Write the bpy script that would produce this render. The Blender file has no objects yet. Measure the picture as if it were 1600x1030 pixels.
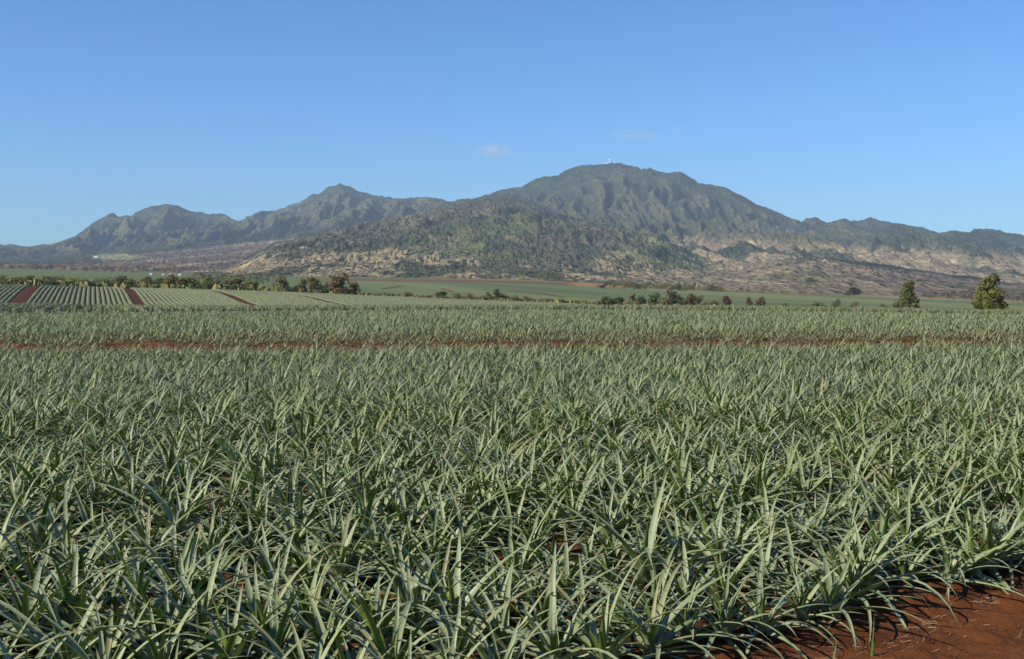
import bpy, math, random
import numpy as np
from mathutils import Vector, Matrix

# ------------------------------------------------------------------ camera, sky, sun, exposure
SC = bpy.context.scene
F = 1750.0            # focal length in photograph pixels (1600 wide)
H = 2.5               # eye height
PITCH = math.atan((515 - 430) / F)
cam_d = bpy.data.cameras.new('camera')
cam = bpy.data.objects.new('camera', cam_d)
SC.collection.objects.link(cam)
cam.location = (0, 0, H)
cam.rotation_euler = (math.pi / 2 - PITCH, 0, 0)
cam_d.sensor_width = 36.0
cam_d.lens = 36.0 * F / 1600
cam_d.clip_start = 0.1
cam_d.clip_end = 90000
SC.camera = cam

SUN_EL = math.radians(36)
SUN_AZ = math.radians(-118)        # measured clockwise from the view direction (+Y): left, a little behind
sdir = Vector((math.sin(SUN_AZ) * math.cos(SUN_EL), math.cos(SUN_AZ) * math.cos(SUN_EL), math.sin(SUN_EL)))
world = bpy.data.worlds.new('World')
SC.world = world
world.use_nodes = True
nt = world.node_tree
nt.nodes.clear()
wo = nt.nodes.new('ShaderNodeOutputWorld')
wb = nt.nodes.new('ShaderNodeBackground')
sk = nt.nodes.new('ShaderNodeTexSky')
sk.sky_type = 'NISHITA'
sk.sun_disc = False
sk.sun_elevation = SUN_EL
sk.sun_rotation = SUN_AZ
sk.altitude = 300
sk.air_density = 1.0
sk.dust_density = 0.3
sk.ozone_density = 3.0
wb.inputs['Strength'].default_value = 0.085
tint = nt.nodes.new('ShaderNodeMix'); tint.data_type = 'RGBA'; tint.blend_type = 'MULTIPLY'
tint.inputs[0].default_value = 1.0; tint.inputs[7].default_value = (0.48, 0.85, 1.26, 1)   # deep clear tropical blue
nt.links.new(sk.outputs[0], tint.inputs[6]); nt.links.new(tint.outputs[2], wb.inputs[0])
nt.links.new(wb.outputs[0], wo.inputs[0])
sl = bpy.data.lights.new('sun', 'SUN')
sl.energy = 5.0
sl.angle = math.radians(0.53)
sl.color = (1.0, 0.91, 0.72)
so = bpy.data.objects.new('sun', sl)
so.rotation_euler = (-sdir).to_track_quat('-Z', 'Y').to_euler()
so.location = (-60, -30, 60)
SC.collection.objects.link(so)
SC.view_settings.view_transform = 'Standard'
SC.view_settings.look = 'None'
SC.view_settings.exposure = 0.5
SC.view_settings.gamma = 1.0
SC.view_settings.use_curve_mapping = False
SC.cycles.max_bounces = 5
SC.cycles.diffuse_bounces = 3
SC.cycles.glossy_bounces = 2
SC.cycles.transmission_bounces = 3
SC.cycles.transparent_max_bounces = 6
SC.cycles.volume_bounces = 0

rng = np.random.default_rng(7)
random.seed(7)
COL = SC.collection

# ------------------------------------------------------------------ helpers
CP, SP = math.cos(PITCH), math.sin(PITCH)
def ray(px, py):
    """world direction through a photograph pixel -> azimuth, slope"""
    cx = (np.asarray(px, float) - 800) / F
    cy = -(np.asarray(py, float) - 515) / F
    dy = CP + cy * SP
    dz = cy * CP - SP
    hor = np.sqrt(cx * cx + dy * dy)
    return np.arctan2(cx, dy), dz / hor
def at(px, py, d):
    a, s = ray(px, py)
    return float(math.sin(a) * d), float(math.cos(a) * d), float(H + s * d)
def px_of(az):
    return 800 + np.tan(az) * F * 1.0

def make_noise(seed):
    r = np.random.default_rng(seed)
    g = r.uniform(0, 2 * np.pi, (256, 256))
    gx, gy = np.cos(g), np.sin(g)
    def noise(x, y):
        x = np.asarray(x, float); y = np.asarray(y, float)
        xi = np.floor(x).astype(np.int64); yi = np.floor(y).astype(np.int64)
        fx = x - xi; fy = y - yi
        u = fx * fx * fx * (fx * (fx * 6 - 15) + 10); v = fy * fy * fy * (fy * (fy * 6 - 15) + 10)
        def d(i, j):
            a = (xi + i) & 255; b = (yi + j) & 255
            return gx[a, b] * (fx - i) + gy[a, b] * (fy - j)
        return 1.5 * ((d(0, 0) * (1 - u) + d(1, 0) * u) * (1 - v) + (d(0, 1) * (1 - u) + d(1, 1) * u) * v)
    return noise
N1, N2, N3, N4, N5 = [make_noise(s) for s in (11, 22, 33, 44, 55)]
def fbm(x, y, o=4, n=N1):
    s = 0; a = 1.0; t = 0
    for i in range(o):
        s = s + a * n(x * 2 ** i + 17.3 * i, y * 2 ** i + 5.1 * i); t += a; a *= 0.5
    return s / t
def sstep(a, b, x):
    t = np.clip((x - a) / (b - a), 0, 1)
    return t * t * (3 - 2 * t)

def tag(o, label=None, cat=None, group=None, kind=None):
    if label: o['label'] = label
    if cat: o['category'] = cat
    if group: o['group'] = group
    if kind: o['kind'] = kind
    return o
def link(name, data, parent=None, loc=None):
    o = bpy.data.objects.new(name, data)
    COL.objects.link(o)
    if parent: o.parent = parent
    if loc is not None: o.location = loc
    return o
def mesh_np(name, V, faces, mat, smooth=True, uv=None, col=None, colname='Col'):
    """faces: list of (M,k) int arrays"""
    me = bpy.data.meshes.new(name)
    V = np.asarray(V, np.float32).reshape(-1, 3)
    if not isinstance(faces, (list, tuple)): faces = [faces]
    faces = [np.asarray(f, np.int32) for f in faces if len(f)]
    me.vertices.add(len(V)); me.vertices.foreach_set('co', V.ravel())
    loops = np.concatenate([f.ravel() for f in faces])
    tot = np.concatenate([np.full(len(f), f.shape[1], np.int32) for f in faces])
    st = np.concatenate([[0], np.cumsum(tot)[:-1]]).astype(np.int32)
    me.loops.add(len(loops)); me.loops.foreach_set('vertex_index', loops)
    me.polygons.add(len(tot)); me.polygons.foreach_set('loop_start', st); me.polygons.foreach_set('loop_total', tot)
    me.polygons.foreach_set('use_smooth', np.full(len(tot), smooth, bool))
    if uv is not None:
        l = me.uv_layers.new(name='UVMap'); l.data.foreach_set('uv', np.asarray(uv, np.float32)[loops].ravel())
    if col is not None:
        a = me.color_attributes.new(colname, 'FLOAT_COLOR', 'POINT')
        c = np.asarray(col, np.float32)
        if c.shape[1] == 3: c = np.concatenate([c, np.ones((len(c), 1), np.float32)], 1)
        a.data.foreach_set('color', c.ravel())
    me.materials.append(mat)
    me.update(calc_edges=True)
    return me
def grid_faces(nr, nc):
    i = np.arange((nr - 1) * (nc - 1)); r = i // (nc - 1); c = i % (nc - 1)
    a = r * nc + c
    return np.stack([a, a + 1, a + nc + 1, a + nc], 1)

class NT:
    def __init__(s, name):
        s.m = bpy.data.materials.new(name); s.m.use_nodes = True
        s.t = s.m.node_tree; s.t.nodes.clear()
        s.out = s.t.nodes.new('ShaderNodeOutputMaterial')
    def n(s, typ, **kw):
        nd = s.t.nodes.new(typ)
        for k, v in kw.items():
            if k in nd.inputs: nd.inputs[k].default_value = v
            else: setattr(nd, k, v)
        return nd
    def l(s, a, b): s.t.links.new(a, b)
    def mix(s, fac, a, b, blend='MIX'):
        nd = s.t.nodes.new('ShaderNodeMix'); nd.data_type = 'RGBA'; nd.blend_type = blend
        for sock, v in ((nd.inputs[0], fac), (nd.inputs[6], a), (nd.inputs[7], b)):
            if hasattr(v, 'is_output'): s.l(v, sock)
            elif isinstance(v, tuple): sock.default_value = (*v[:3], 1)
            else: sock.default_value = v
        return nd.outputs[2]
    def math(s, op, a, b=0.0, clamp=False):
        nd = s.t.nodes.new('ShaderNodeMath'); nd.operation = op; nd.use_clamp = clamp
        for sock, v in ((nd.inputs[0], a), (nd.inputs[1], b)):
            if hasattr(v, 'is_output'): s.l(v, sock)
            else: sock.default_value = v
        return nd.outputs[0]
    def ramp(s, fac, a, b, c0=0.0, c1=1.0):
        nd = s.t.nodes.new('ShaderNodeMapRange'); nd.interpolation_type = 'SMOOTHSTEP'
        s.l(fac, nd.inputs[0])
        for i, v in ((1, a), (2, b), (3, c0), (4, c1)):
            if hasattr(v, 'is_output'): s.l(v, nd.inputs[i])
            else: nd.inputs[i].default_value = v
        return nd.outputs[0]
    def noise(s, vec, scale, detail=3.0, rough=0.55):
        nd = s.n('ShaderNodeTexNoise'); nd.inputs['Scale'].default_value = scale
        nd.inputs['Detail'].default_value = detail; nd.inputs['Roughness'].default_value = rough
        if vec is not None: s.l(vec, nd.inputs['Vector'])
        return nd
    def pos(s): return s.n('ShaderNodeNewGeometry').outputs['Position']
    def bsdf(s, col, rough=0.8, bump=None, strength=0.5, dist=1.0, spec=0.3):
        b = s.n('ShaderNodeBsdfPrincipled')
        if hasattr(col, 'is_output'): s.l(col, b.inputs['Base Color'])
        else: b.inputs['Base Color'].default_value = (*col, 1)
        if hasattr(rough, 'is_output'): s.l(rough, b.inputs['Roughness'])
        else: b.inputs['Roughness'].default_value = rough
        b.inputs['Specular IOR Level'].default_value = spec
        if bump is not None:
            bn = s.n('ShaderNodeBump'); bn.inputs['Strength'].default_value = strength; bn.inputs['Distance'].default_value = dist
            s.l(bump, bn.inputs['Height']); s.l(bn.outputs[0], b.inputs['Normal'])
        return b
    def done(s, sh):
        s.l(sh, s.out.inputs['Surface']); return s.m

# ------------------------------------------------------------------ materials
def m_soil():
    t = NT('red_soil'); p = t.pos()
    n1 = t.noise(p, 1.3, 5, 0.6).outputs[0]; n2 = t.noise(p, 14, 5, 0.65).outputs[0]; n3 = t.noise(p, 90, 3, 0.6).outputs[0]
    at_ = t.n('ShaderNodeAttribute', attribute_name='Col')
    c = t.mix(t.ramp(n1, .35, .65), (0.66, 0.64, 0.64), (1.2, 1.12, 1.06))
    c = t.mix(t.ramp(n2, .35, .7), c, t.mix(1.0, c, (1.3, 1.26, 1.2), 'MULTIPLY'))
    c = t.mix(t.ramp(n3, .3, .75, 0, .5), c, (0.6, 0.55, 0.5))
    c = t.mix(1.0, at_.outputs['Color'], c, 'MULTIPLY')
    hgt = t.math('ADD', t.math('MULTIPLY', n2, 0.6), t.math('MULTIPLY', n3, 0.25))
    return t.done(t.bsdf(c, 0.95, hgt, 0.9, 0.06, 0.1).outputs[0])
def m_land():
    """far mountain / hill cover: land-cover colour attribute (painted ridge highlights included) + scrub speckle with relief"""
    t = NT('hill_vegetation'); p = t.pos()
    a = t.n('ShaderNodeAttribute', attribute_name='Col')
    mp = t.n('ShaderNodeMapping'); mp.inputs['Scale'].default_value = (1, 0.28, 0.7); t.l(p, mp.inputs['Vector'])
    n1 = t.noise(mp.outputs[0], 1 / 45., 4, 0.62).outputs[0]
    n2 = t.noise(mp.outputs[0], 1 / 150., 3, 0.6).outputs[0]
    n3 = t.noise(mp.outputs[0], 1 / 18., 2, 0.6).outputs[0]
    dens = t.math('SUBTRACT', 0.78, t.math('MULTIPLY', a.outputs['Alpha'], 0.42))
    m1 = t.math('ADD', t.math('MULTIPLY', n1, 0.6), t.math('MULTIPLY', n3, 0.4))
    sc = t.ramp(m1, dens, t.math('ADD', dens, 0.045))
    c = t.mix(t.ramp(n2, .3, .7), t.mix(1.0, a.outputs['Color'], (0.72, .76, .8), 'MULTIPLY'), t.mix(1.0, a.outputs['Color'], (1.25, 1.2, 1.1), 'MULTIPLY'))
    scol = t.mix(t.ramp(n2, .35, .65), (0.026, 0.034, 0.019), (0.052, 0.058, 0.032))
    c = t.mix(sc, c, scol)
    n4 = t.noise(mp.outputs[0], 1 / 30., 2, .7).outputs[0]
    c = t.mix(t.ramp(n3, .44, .60, 0, .62), c, t.mix(1.0, c, (0.38, .44, .45), 'MULTIPLY'))
    c = t.mix(t.ramp(n4, .54, .66, 0, .7), c, t.mix(1.0, c, (1.7, 1.6, 1.4), 'MULTIPLY'))
    hgt = t.math('ADD', t.math('MULTIPLY', sc, 0.4), t.math('ADD', t.math('MULTIPLY', n3, 0.8), t.math('MULTIPLY', n4, 1.2)))
    return t.done(t.bsdf(c, 1.0, hgt, 1.0, 22.0, 0.0).outputs[0])
def m_leaf():
    t = NT('pineapple_leaf')
    g = t.n('ShaderNodeNewGeometry'); uv = t.n('ShaderNodeUVMap', uv_map='UVMap')
    sp = t.n('ShaderNodeSeparateXYZ'); t.l(uv.outputs[0], sp.inputs[0])
    oi = t.n('ShaderNodeObjectInfo')
    col = t.n('ShaderNodeAttribute', attribute_name='Col')      # r: per leaf random, g: dryness
    cs = t.n('ShaderNodeSeparateColor'); t.l(col.outputs['Color'], cs.inputs[0])
    rnd = t.math('FRACT', t.math('ADD', cs.outputs[0], oi.outputs['Random']))
    fu = t.math('FRACT', sp.outputs[0]); v = sp.outputs[1]
    big = t.noise(g.outputs['Position'], 1.1, 2, .5).outputs[0]
    edge = t.math('MULTIPLY', t.math('ABSOLUTE', t.math('SUBTRACT', fu, 0.5)), 2.0)
    mp = t.n('ShaderNodeMapping'); mp.inputs['Scale'].default_value = (14, 1.2, 1); t.l(uv.outputs[0], mp.inputs[0])
    st = t.noise(mp.outputs[0], 1.0, 3, .6).outputs[0]
    blot = t.noise(g.outputs['Position'], 22, 3, .6).outputs[0]
    # lower face: silvery bloom
    under = t.mix(rnd, (0.180, 0.225, 0.125), (0.36, 0.385, 0.255))
    under = t.mix(t.ramp(st, .35, .7, 0, .45), under, (0.10, 0.145, 0.045))
    under = t.mix(t.ramp(blot, .45, .75, 0, .4), under, (0.125, 0.17, 0.05))
    under = t.mix(t.ramp(rnd, .55, .9, 0, .4), under, (0.17, 0.235, 0.105))
    under = t.mix(t.ramp(big, .42, .68, 0, .55), under, t.mix(1.0, under, (.9, .92, .62), 'MULTIPLY'))
    # upper face: green, dull grey bloom on some
    up = t.mix(rnd, (0.045, 0.105, 0.010), (0.165, 0.25, 0.035))
    up = t.mix(t.ramp(blot, .4, .7, 0, .55), up, (0.115, 0.155, 0.06))
    up = t.mix(t.ramp(edge, .55, .95, 0, .6), up, (0.17, 0.19, 0.09))
    up = t.mix(t.ramp(edge, .0, .35, .45, 0), up, (0.028, 0.065, 0.008))
    c = t.mix(g.outputs['Backfacing'], up, under)
    c = t.mix(t.ramp(v, .0, .38, .75, 0), c, (0.40, 0.42, 0.28))
    c = t.mix(t.ramp(v, t.ramp(rnd, 0, 1, .98, .72), 1.0, 0, .8), c, (0.19, 0.13, 0.05))
    dry = t.math('MULTIPLY', cs.outputs[1], t.ramp(v, .1, .9, .35, 1.0))
    c = t.mix(dry, c, t.mix(st, (0.23, 0.185, 0.06), (0.24, 0.15, 0.075)))
    b = t.bsdf(c, t.mix(rnd, (0.38,) * 3, (0.6,) * 3), st, 0.25, 0.002, 0.3)
    tr = t.n('ShaderNodeBsdfTranslucent'); t.l(t.mix(1.0, c, (0.9, 1.1, 0.5), 'MULTIPLY'), tr.inputs[0])
    mx = t.n('ShaderNodeMixShader'); mx.inputs[0].default_value = 0.10
    t.l(b.outputs[0], mx.inputs[1]); t.l(tr.outputs[0], mx.inputs[2])
    return t.done(mx.outputs[0])
def m_rowfol():
    t = NT('pineapple_canopy'); p = t.pos()
    n1 = t.noise(p, 2.2, 3, .6).outputs[0]; n2 = t.noise(p, 0.05, 3, .6).outputs[0]
    c = t.mix(t.ramp(n1, .3, .7), (0.095, 0.12, 0.06), (0.185, 0.21, 0.12))
    c = t.mix(t.ramp(n2, .35, .65, 0, .5), c, (0.17, 0.165, 0.075))
    return t.done(t.bsdf(c, 0.8, n1, .9, .5, .2).outputs[0])
def m_crown():
    t = NT('tree_foliage'); oi = t.n('ShaderNodeObjectInfo'); g = t.n('ShaderNodeNewGeometry')
    n = t.noise(g.outputs['Position'], 0.7, 2).outputs[0]
    c = t.mix(t.ramp(n, .3, .7), t.mix(1.0, oi.outputs['Color'], (.7, .75, .7), 'MULTIPLY'), t.mix(1.0, oi.outputs['Color'], (1.4, 1.3, 1.1), 'MULTIPLY'))
    b = t.bsdf(c, 0.75, spec=.3)
    tr = t.n('ShaderNodeBsdfTranslucent'); t.l(c, tr.inputs[0])
    mx = t.n('ShaderNodeMixShader'); mx.inputs[0].default_value = 0.35
    t.l(b.outputs[0], mx.inputs[1]); t.l(tr.outputs[0], mx.inputs[2])
    return t.done(mx.outputs[0])
def m_plain(name, c, r=0.8):
    t = NT(name); n = t.noise(t.pos(), 3, 3).outputs[0]
    return t.done(t.bsdf(t.mix(n, tuple(x * .8 for x in c), tuple(min(1, x * 1.15) for x in c)), r).outputs[0])
def m_attr(name, rough=.9, scale=0.3, lo=.7, hi=1.3):
    t = NT(name); a = t.n('ShaderNodeAttribute', attribute_name='Col')
    n = t.noise(t.pos(), scale, 5, .65).outputs[0]
    return t.done(t.bsdf(t.mix(1.0, a.outputs['Color'], t.mix(t.ramp(n, .25, .75), (lo,) * 3, (hi,) * 3), 'MULTIPLY'), rough, spec=.1).outputs[0])
M_SOIL, M_LAND, M_LEAF, M_ROW, M_CROWN = m_soil(), m_land(), m_leaf(), m_rowfol(), m_crown()
M_BARK = m_plain('bark', (0.16, 0.12, 0.09)); M_WHITE = m_plain('white_paint', (0.8, 0.8, 0.78), .5)
M_ROOF = m_plain('roof_metal', (0.55, 0.54, 0.52), .5); M_STRAW = m_attr('dry_straw', .8, 8)
M_TRACK = m_attr('field_track_soil', .95, 0.5, .8, 1.2)
M_WEED = m_plain('weed_green', (0.065, 0.12, 0.025), .5)
RED = np.array((0.120, 0.045, 0.017))

# ------------------------------------------------------------------ ground: one sheet
DD = np.array([100, 140, 190, 240, 300, 340, 380, 430, 470, 560, 700, 900, 1300, 1500, 1800, 2500, 3600.])
CPX = np.array([-300, 0, 400, 800, 1200, 1600, 1900.])
YG = np.array([
    [500, 488, 479, 491, 485, 474, 459, 446, 445, 449, 443, 436, 429, 427, 423, 419, 417],
    [499, 488, 479, 491, 484, 475, 460, 447, 446, 450, 444, 437, 430, 428, 424, 420, 418],
    [493, 486, 486, 490, 483, 473, 462, 456, 455.5, 458, 452, 446, 439, 437, 434, 431, 429],
    [490, 485, 486, 489, 485, 479, 474, 472.5, 474, 477, 468, 458, 447, 441, 437, 436, 435],
    [492, 486, 488, 491, 493, 492, 491, 488, 486, 482, 476, 468, 459, 458, 457, 456, 455],
    [500, 494, 496, 500, 501, 500, 499, 498, 497, 493, 489, 482, 474, 472, 470, 468, 467],
    [503, 498, 500, 504, 505, 504, 503, 502, 501, 497, 492, 485, 477, 475, 473, 471, 470]])
ZG = np.zeros_like(YG)
for i, px in enumerate(CPX):
    ZG[i] = H + ray(px, YG[i])[1] * DD
ROWDIR = math.radians(34.7)
RU = np.array((math.cos(ROWDIR), math.sin(ROWDIR)))            # along the near rows
RN = np.array((-math.sin(ROWDIR), math.cos(ROWDIR)))           # into the field, away from the bare strip
_e = np.array(at(1050, 1030, 7.35)[:2])
EDGE0 = float(_e @ RN) - 0.16                                   # first plant line
BED = 1.20
_LD = np.linspace(math.log(90), math.log(3600), 600)
_T = np.zeros((len(CPX), 600))
for i in range(len(CPX)):
    z = np.interp(np.exp(_LD), DD, ZG[i])
    k = np.hanning(23); k /= k.sum()
    _T[i] = np.convolve(np.pad(z, 11, mode='edge'), k, 'valid')
_PXF = np.linspace(-300, 1900, 221)
_T2 = np.array([np.interp(_PXF, CPX, _T[:, j]) for j in range(600)]).T
k = np.hanning(31); k /= k.sum()
_T2 = np.apply_along_axis(lambda c: np.convolve(np.pad(c, 15, mode='edge'), k, 'valid'), 0, _T2)
def gapline(x): return 36.0 + 0.10 * x          # front edge of the gap track (y as a function of x)
GAPW = 3.1
def ground_z(x, y, fine=True):
    x = np.asarray(x, float); y = np.asarray(y, float)
    d = np.hypot(x, y) + 1e-6
    az = np.arctan2(x, y)
    px = np.clip(800 + np.tan(np.clip(az, -1.0, 1.0)) * F, -300, 1900)
    fi = (px + 300) / 2200 * 220; i0 = np.clip(fi.astype(int), 0, 219); fr = fi - i0
    lj = (np.log(np.clip(d, 90, 3599)) - _LD[0]) / (_LD[-1] - _LD[0]) * 599
    j0 = np.clip(lj.astype(int), 0, 598); fj = lj - j0
    zz = (_T2[i0, j0] * (1 - fr) + _T2[i0 + 1, j0] * fr) * (1 - fj) + (_T2[i0, j0 + 1] * (1 - fr) + _T2[i0 + 1, j0 + 1] * fr) * fj
    near = 0.0
    w = sstep(44, 110, d)
    z = near * (1 - w) + zz * w
    # the track between the blocks lies in a shallow cut
    g = y - gapline(x)
    z = z + 0.10 * sstep(GAPW * .2, GAPW * 1.5, g) * (1 - sstep(30, 60, g))
    if fine:
        u = x * RN[0] + y * RN[1] - EDGE0
        bed = 0.5 - 0.5 * np.cos(2 * np.pi * (u + 0.40) / BED)
        inb = sstep(-0.75, -0.2, u) * (1 - sstep(40, 60, d))
        z = z + inb * 0.10 * bed + 0.05 * N1(x * .45, y * .45) * (d < 60)
    return z

def build_ground():
    a_in = np.linspace(-0.60, 0.60, 640)
    a_out = np.linspace(0.60, 2 * math.pi - 0.60, 60)[1:-1]
    az = np.concatenate([a_in, a_out, [2 * math.pi - 0.60]])
    rad = np.concatenate([[0.02, 1.0, 2.0], np.geomspace(3.0, 60, 110)[:-1], np.geomspace(60, 3600, 190)])
    A, R = np.meshgrid(az, rad)
    X = np.sin(A) * R; Y = np.cos(A) * R
    Z = ground_z(X, Y)
    col = np.empty(X.shape + (3,)); col[:] = RED
    px = 800 + np.tan(np.clip(A, -.65, .65)) * F
    d = R
    n = fbm(X / 90, Y / 90, 4); n2 = fbm(X / 400, Y / 160, 3, N2)
    def blend(w, c):
        col[:] = col * (1 - w[..., None]) + np.array(c) * w[..., None]
    far = sstep(485, 520, d)
    blend(far, (0.075, 0.095, 0.048))
    # striped green blocks of the far fields
    uu = X * 0.94 + Y * 0.34
    blk = np.floor((uu + 60 * N3(X / 500, Y / 500)) / 62.0)
    h = np.mod(np.sin(blk * 12.9) * 43758.5, 1.0)
    g1 = np.array((0.090, 0.130, 0.070)); g2 = np.array((0.20, 0.225, 0.11))
    gc = g1 + (g2 - g1) * h[..., None]
    col[:] = col * (1 - far[..., None]) + gc * far[..., None]
    blend(far * sstep(.1, .5, n2) * .5, (0.15, 0.17, 0.08))
    # tracks between these blocks
    fr = np.mod((uu + 60 * N3(X / 500, Y / 500)) / 62.0, 1.0)
    blend(far * (fr < .055) * (np.mod(blk, 2) == 0) * .8, (0.20, 0.095, 0.05))
    # left: grassy bottom land, then bright cane green
    left = 1 - sstep(420, 600, px)
    blend(far * left * (1 - sstep(700, 850, d)), (0.10, 0.105, 0.045))
    blend(left * sstep(820, 900, d) * (1 - sstep(2300, 2450, d)), (0.120, 0.160, 0.078))
    # ploughed red land behind
    mid = sstep(440, 560, px + 30 * n) * (1 - sstep(1030, 1140, px + 60 * n))
    blend(mid * sstep(1430, 1470, d) * (1 - sstep(1700, 1790, d + 80 * n)), (0.165, 0.085, 0.055))
    rt = sstep(1140, 1260, px)
    blend(rt * sstep(1330, 1380, d) * (1 - sstep(1600, 1700, d)), (0.33, 0.20, 0.10))
    blend(sstep(1060, 1180, px) * (1 - sstep(1300, 1420, px)) * sstep(1330, 1380, d) * (1 - sstep(1600, 1700, d)) * .8, (0.17, 0.10, 0.06))
    om = sstep(880, 905, px) * (1 - sstep(955, 985, px))
    blend(om * sstep(1420, 1460, d) * (1 - sstep(1900, 2000, d)), (0.34, 0.17, 0.075))
    end = sstep(2000, 2200, d)
    blend(end * (1 - left * (1 - sstep(2350, 2500, d))), (0.15, 0.12, 0.075))
    col[:] = np.where(d[..., None] > 485, col * np.array((.86, .94, .84)), col)
    me = mesh_np('ground', np.stack([X, Y, Z], -1), grid_faces(*X.shape)[:, ::-1], M_SOIL, True, None, col.reshape(-1, 3))
    tag(link('ground', me), 'red soil ground of the plantation reaching to the foot of the hills', None, None, 'structure')
build_ground()

# ------------------------------------------------------------------ mountains and hills
def poly(pts):
    p = np.array(pts, float); return lambda x: np.interp(x, p[:, 0], p[:, 1])
def layer(name, label, px0, px1, ncol, rows, colour, relief, seed, nrow=170, crest_rough=5.0, kind='structure', calm=(0., .01, 0.)):
    """rows: list of (distance fn, photograph-row fn, weight) from the foot to the crest"""
    px = np.linspace(px0, px1, ncol)
    az = np.arctan((px - 800) / F)
    Dn, Zn = [], []
    for dist, yy in rows:
        D = dist(px) if callable(dist) else np.full(ncol, float(dist))
        Y_ = yy(px)
        Dn.append(D); Zn.append(H + ray(px, Y_)[1] * D)
    Dn = np.array(Dn); Zn = np.array(Zn); n = len(rows)
    Zn[0] = np.minimum(Zn[0], ground_z(np.sin(az) * Dn[0], np.cos(az) * Dn[0], False) - 4)
    T = np.linspace(0, n - 1, nrow)
    i0 = np.minimum(T.astype(int), n - 2); f = (T - i0)[:, None]
    D = Dn[i0] * (1 - f) + Dn[i0 + 1] * f
    Z = Zn[i0] * (1 - f) + Zn[i0 + 1] * f
    kk = np.hanning(25); kk /= kk.sum()
    Zs = np.apply_along_axis(lambda c: np.convolve(np.pad(c, 12, mode='reflect', reflect_type='odd'), kk, 'valid'), 0, Z)
    Z = Zs
    t = (T / (n - 1))[:, None] * np.ones((1, ncol))
    # the far side of the crest
    back = 14
    bD = D[-1][None] + np.linspace(60, 1500, back)[:, None]
    bZ = Z[-1][None] - np.linspace(10, 620, back)[:, None]
    D = np.vstack([D, bD]); Z = np.vstack([Z, bZ]); t = np.vstack([t, np.ones((back, ncol)) + np.linspace(.02, .3, back)[:, None]])
    A = az[None] + 0 * D
    X = np.sin(A) * D; Y = np.cos(A) * D
    rise = np.maximum(Z - Zn[0][None], 0)
    s = seed * 13.7
    calmf = calm[2] + (1 - calm[2]) * sstep(calm[0], calm[1], t)
    env = np.minimum(1, rise / 160.0) * np.where(t < 1, 1 - 0.90 * sstep(.80, 1.0, t), 0.10)
    wx = 220 * N2(X / 900 + s, Y / 1300); wy = 220 * N3(X / 900, Y / 1300 + s)
    acc = 0
    for lam, amp, st in relief:
        acc = acc + amp * (1 - 2.6 * np.abs(N1((X + wx * .55) / lam + s, (Y + wy) / (lam * st) + s)) - .25)
    env = env * calmf
    Z = Z + env * acc
    r2 = np.minimum(1, rise / 40.0)
    r3 = np.minimum(1, rise / 220.0) * .8 + .2
    Z = Z + r2 * (crest_rough * (1 - 2.6 * np.abs(N4(X / 150 + s, Y / 260)) + 1.2 * fbm(X / 60 + s, Y / 90, 3, N4)) + r3 * (6.0 * N5(X / 26, Y / 40) + 4.0 * N3(X / 12, Y / 30)))
    # nothing in front of the crest rises over it: the skyline is the crest's own
    cs = ((Z[nrow - 1] - H) / D[nrow - 1])[None] - 0.0022 * (1 - np.minimum(t[:nrow - 1], 1)) - 0.0003
    Z[:nrow - 1] = np.minimum(Z[:nrow - 1], H + cs * D[:nrow - 1])
    gz = np.gradient(Z, axis=1) / np.maximum(np.gradient(X, axis=1), 1e-3)
    cv = Z - Zs_like(Z)
    slope = (Z - H) / D
    PY = 430 - slope * F
    col = colour(px[None] + 0 * Z, PY, X, Y, Z, t, gz, acc * env)
    me = mesh_np(name, np.stack([X, Y, Z], -1), grid_faces(*X.shape)[:, ::-1], M_LAND, True, None, col.reshape(-1, 4))
    return tag(link(name, me), label, None, None, kind), (px, X, Y, Z)
def Zs_like(Z): return Z * 0

FOREST = np.array((0.026, 0.036, 0.021)); GREEN = np.array((0.048, 0.064, 0.030)); TAN = np.array((0.225, 0.182, 0.118))
PURP = np.array((0.115, 0.088, 0.070)); OLIVE = np.array((0.075, 0.074, 0.042)); PINK = np.array((0.175, 0.13, 0.098))
def comp(shape):
    c = np.zeros(shape + (4,)); return c
def put(c, w, rgb, scrub=None):
    w = np.clip(w, 0, 1)[..., None]
    c[..., :3] = c[..., :3] * (1 - w) + rgb * w
    if scrub is not None: c[..., 3:] = c[..., 3:] * (1 - w) + scrub * w

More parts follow.
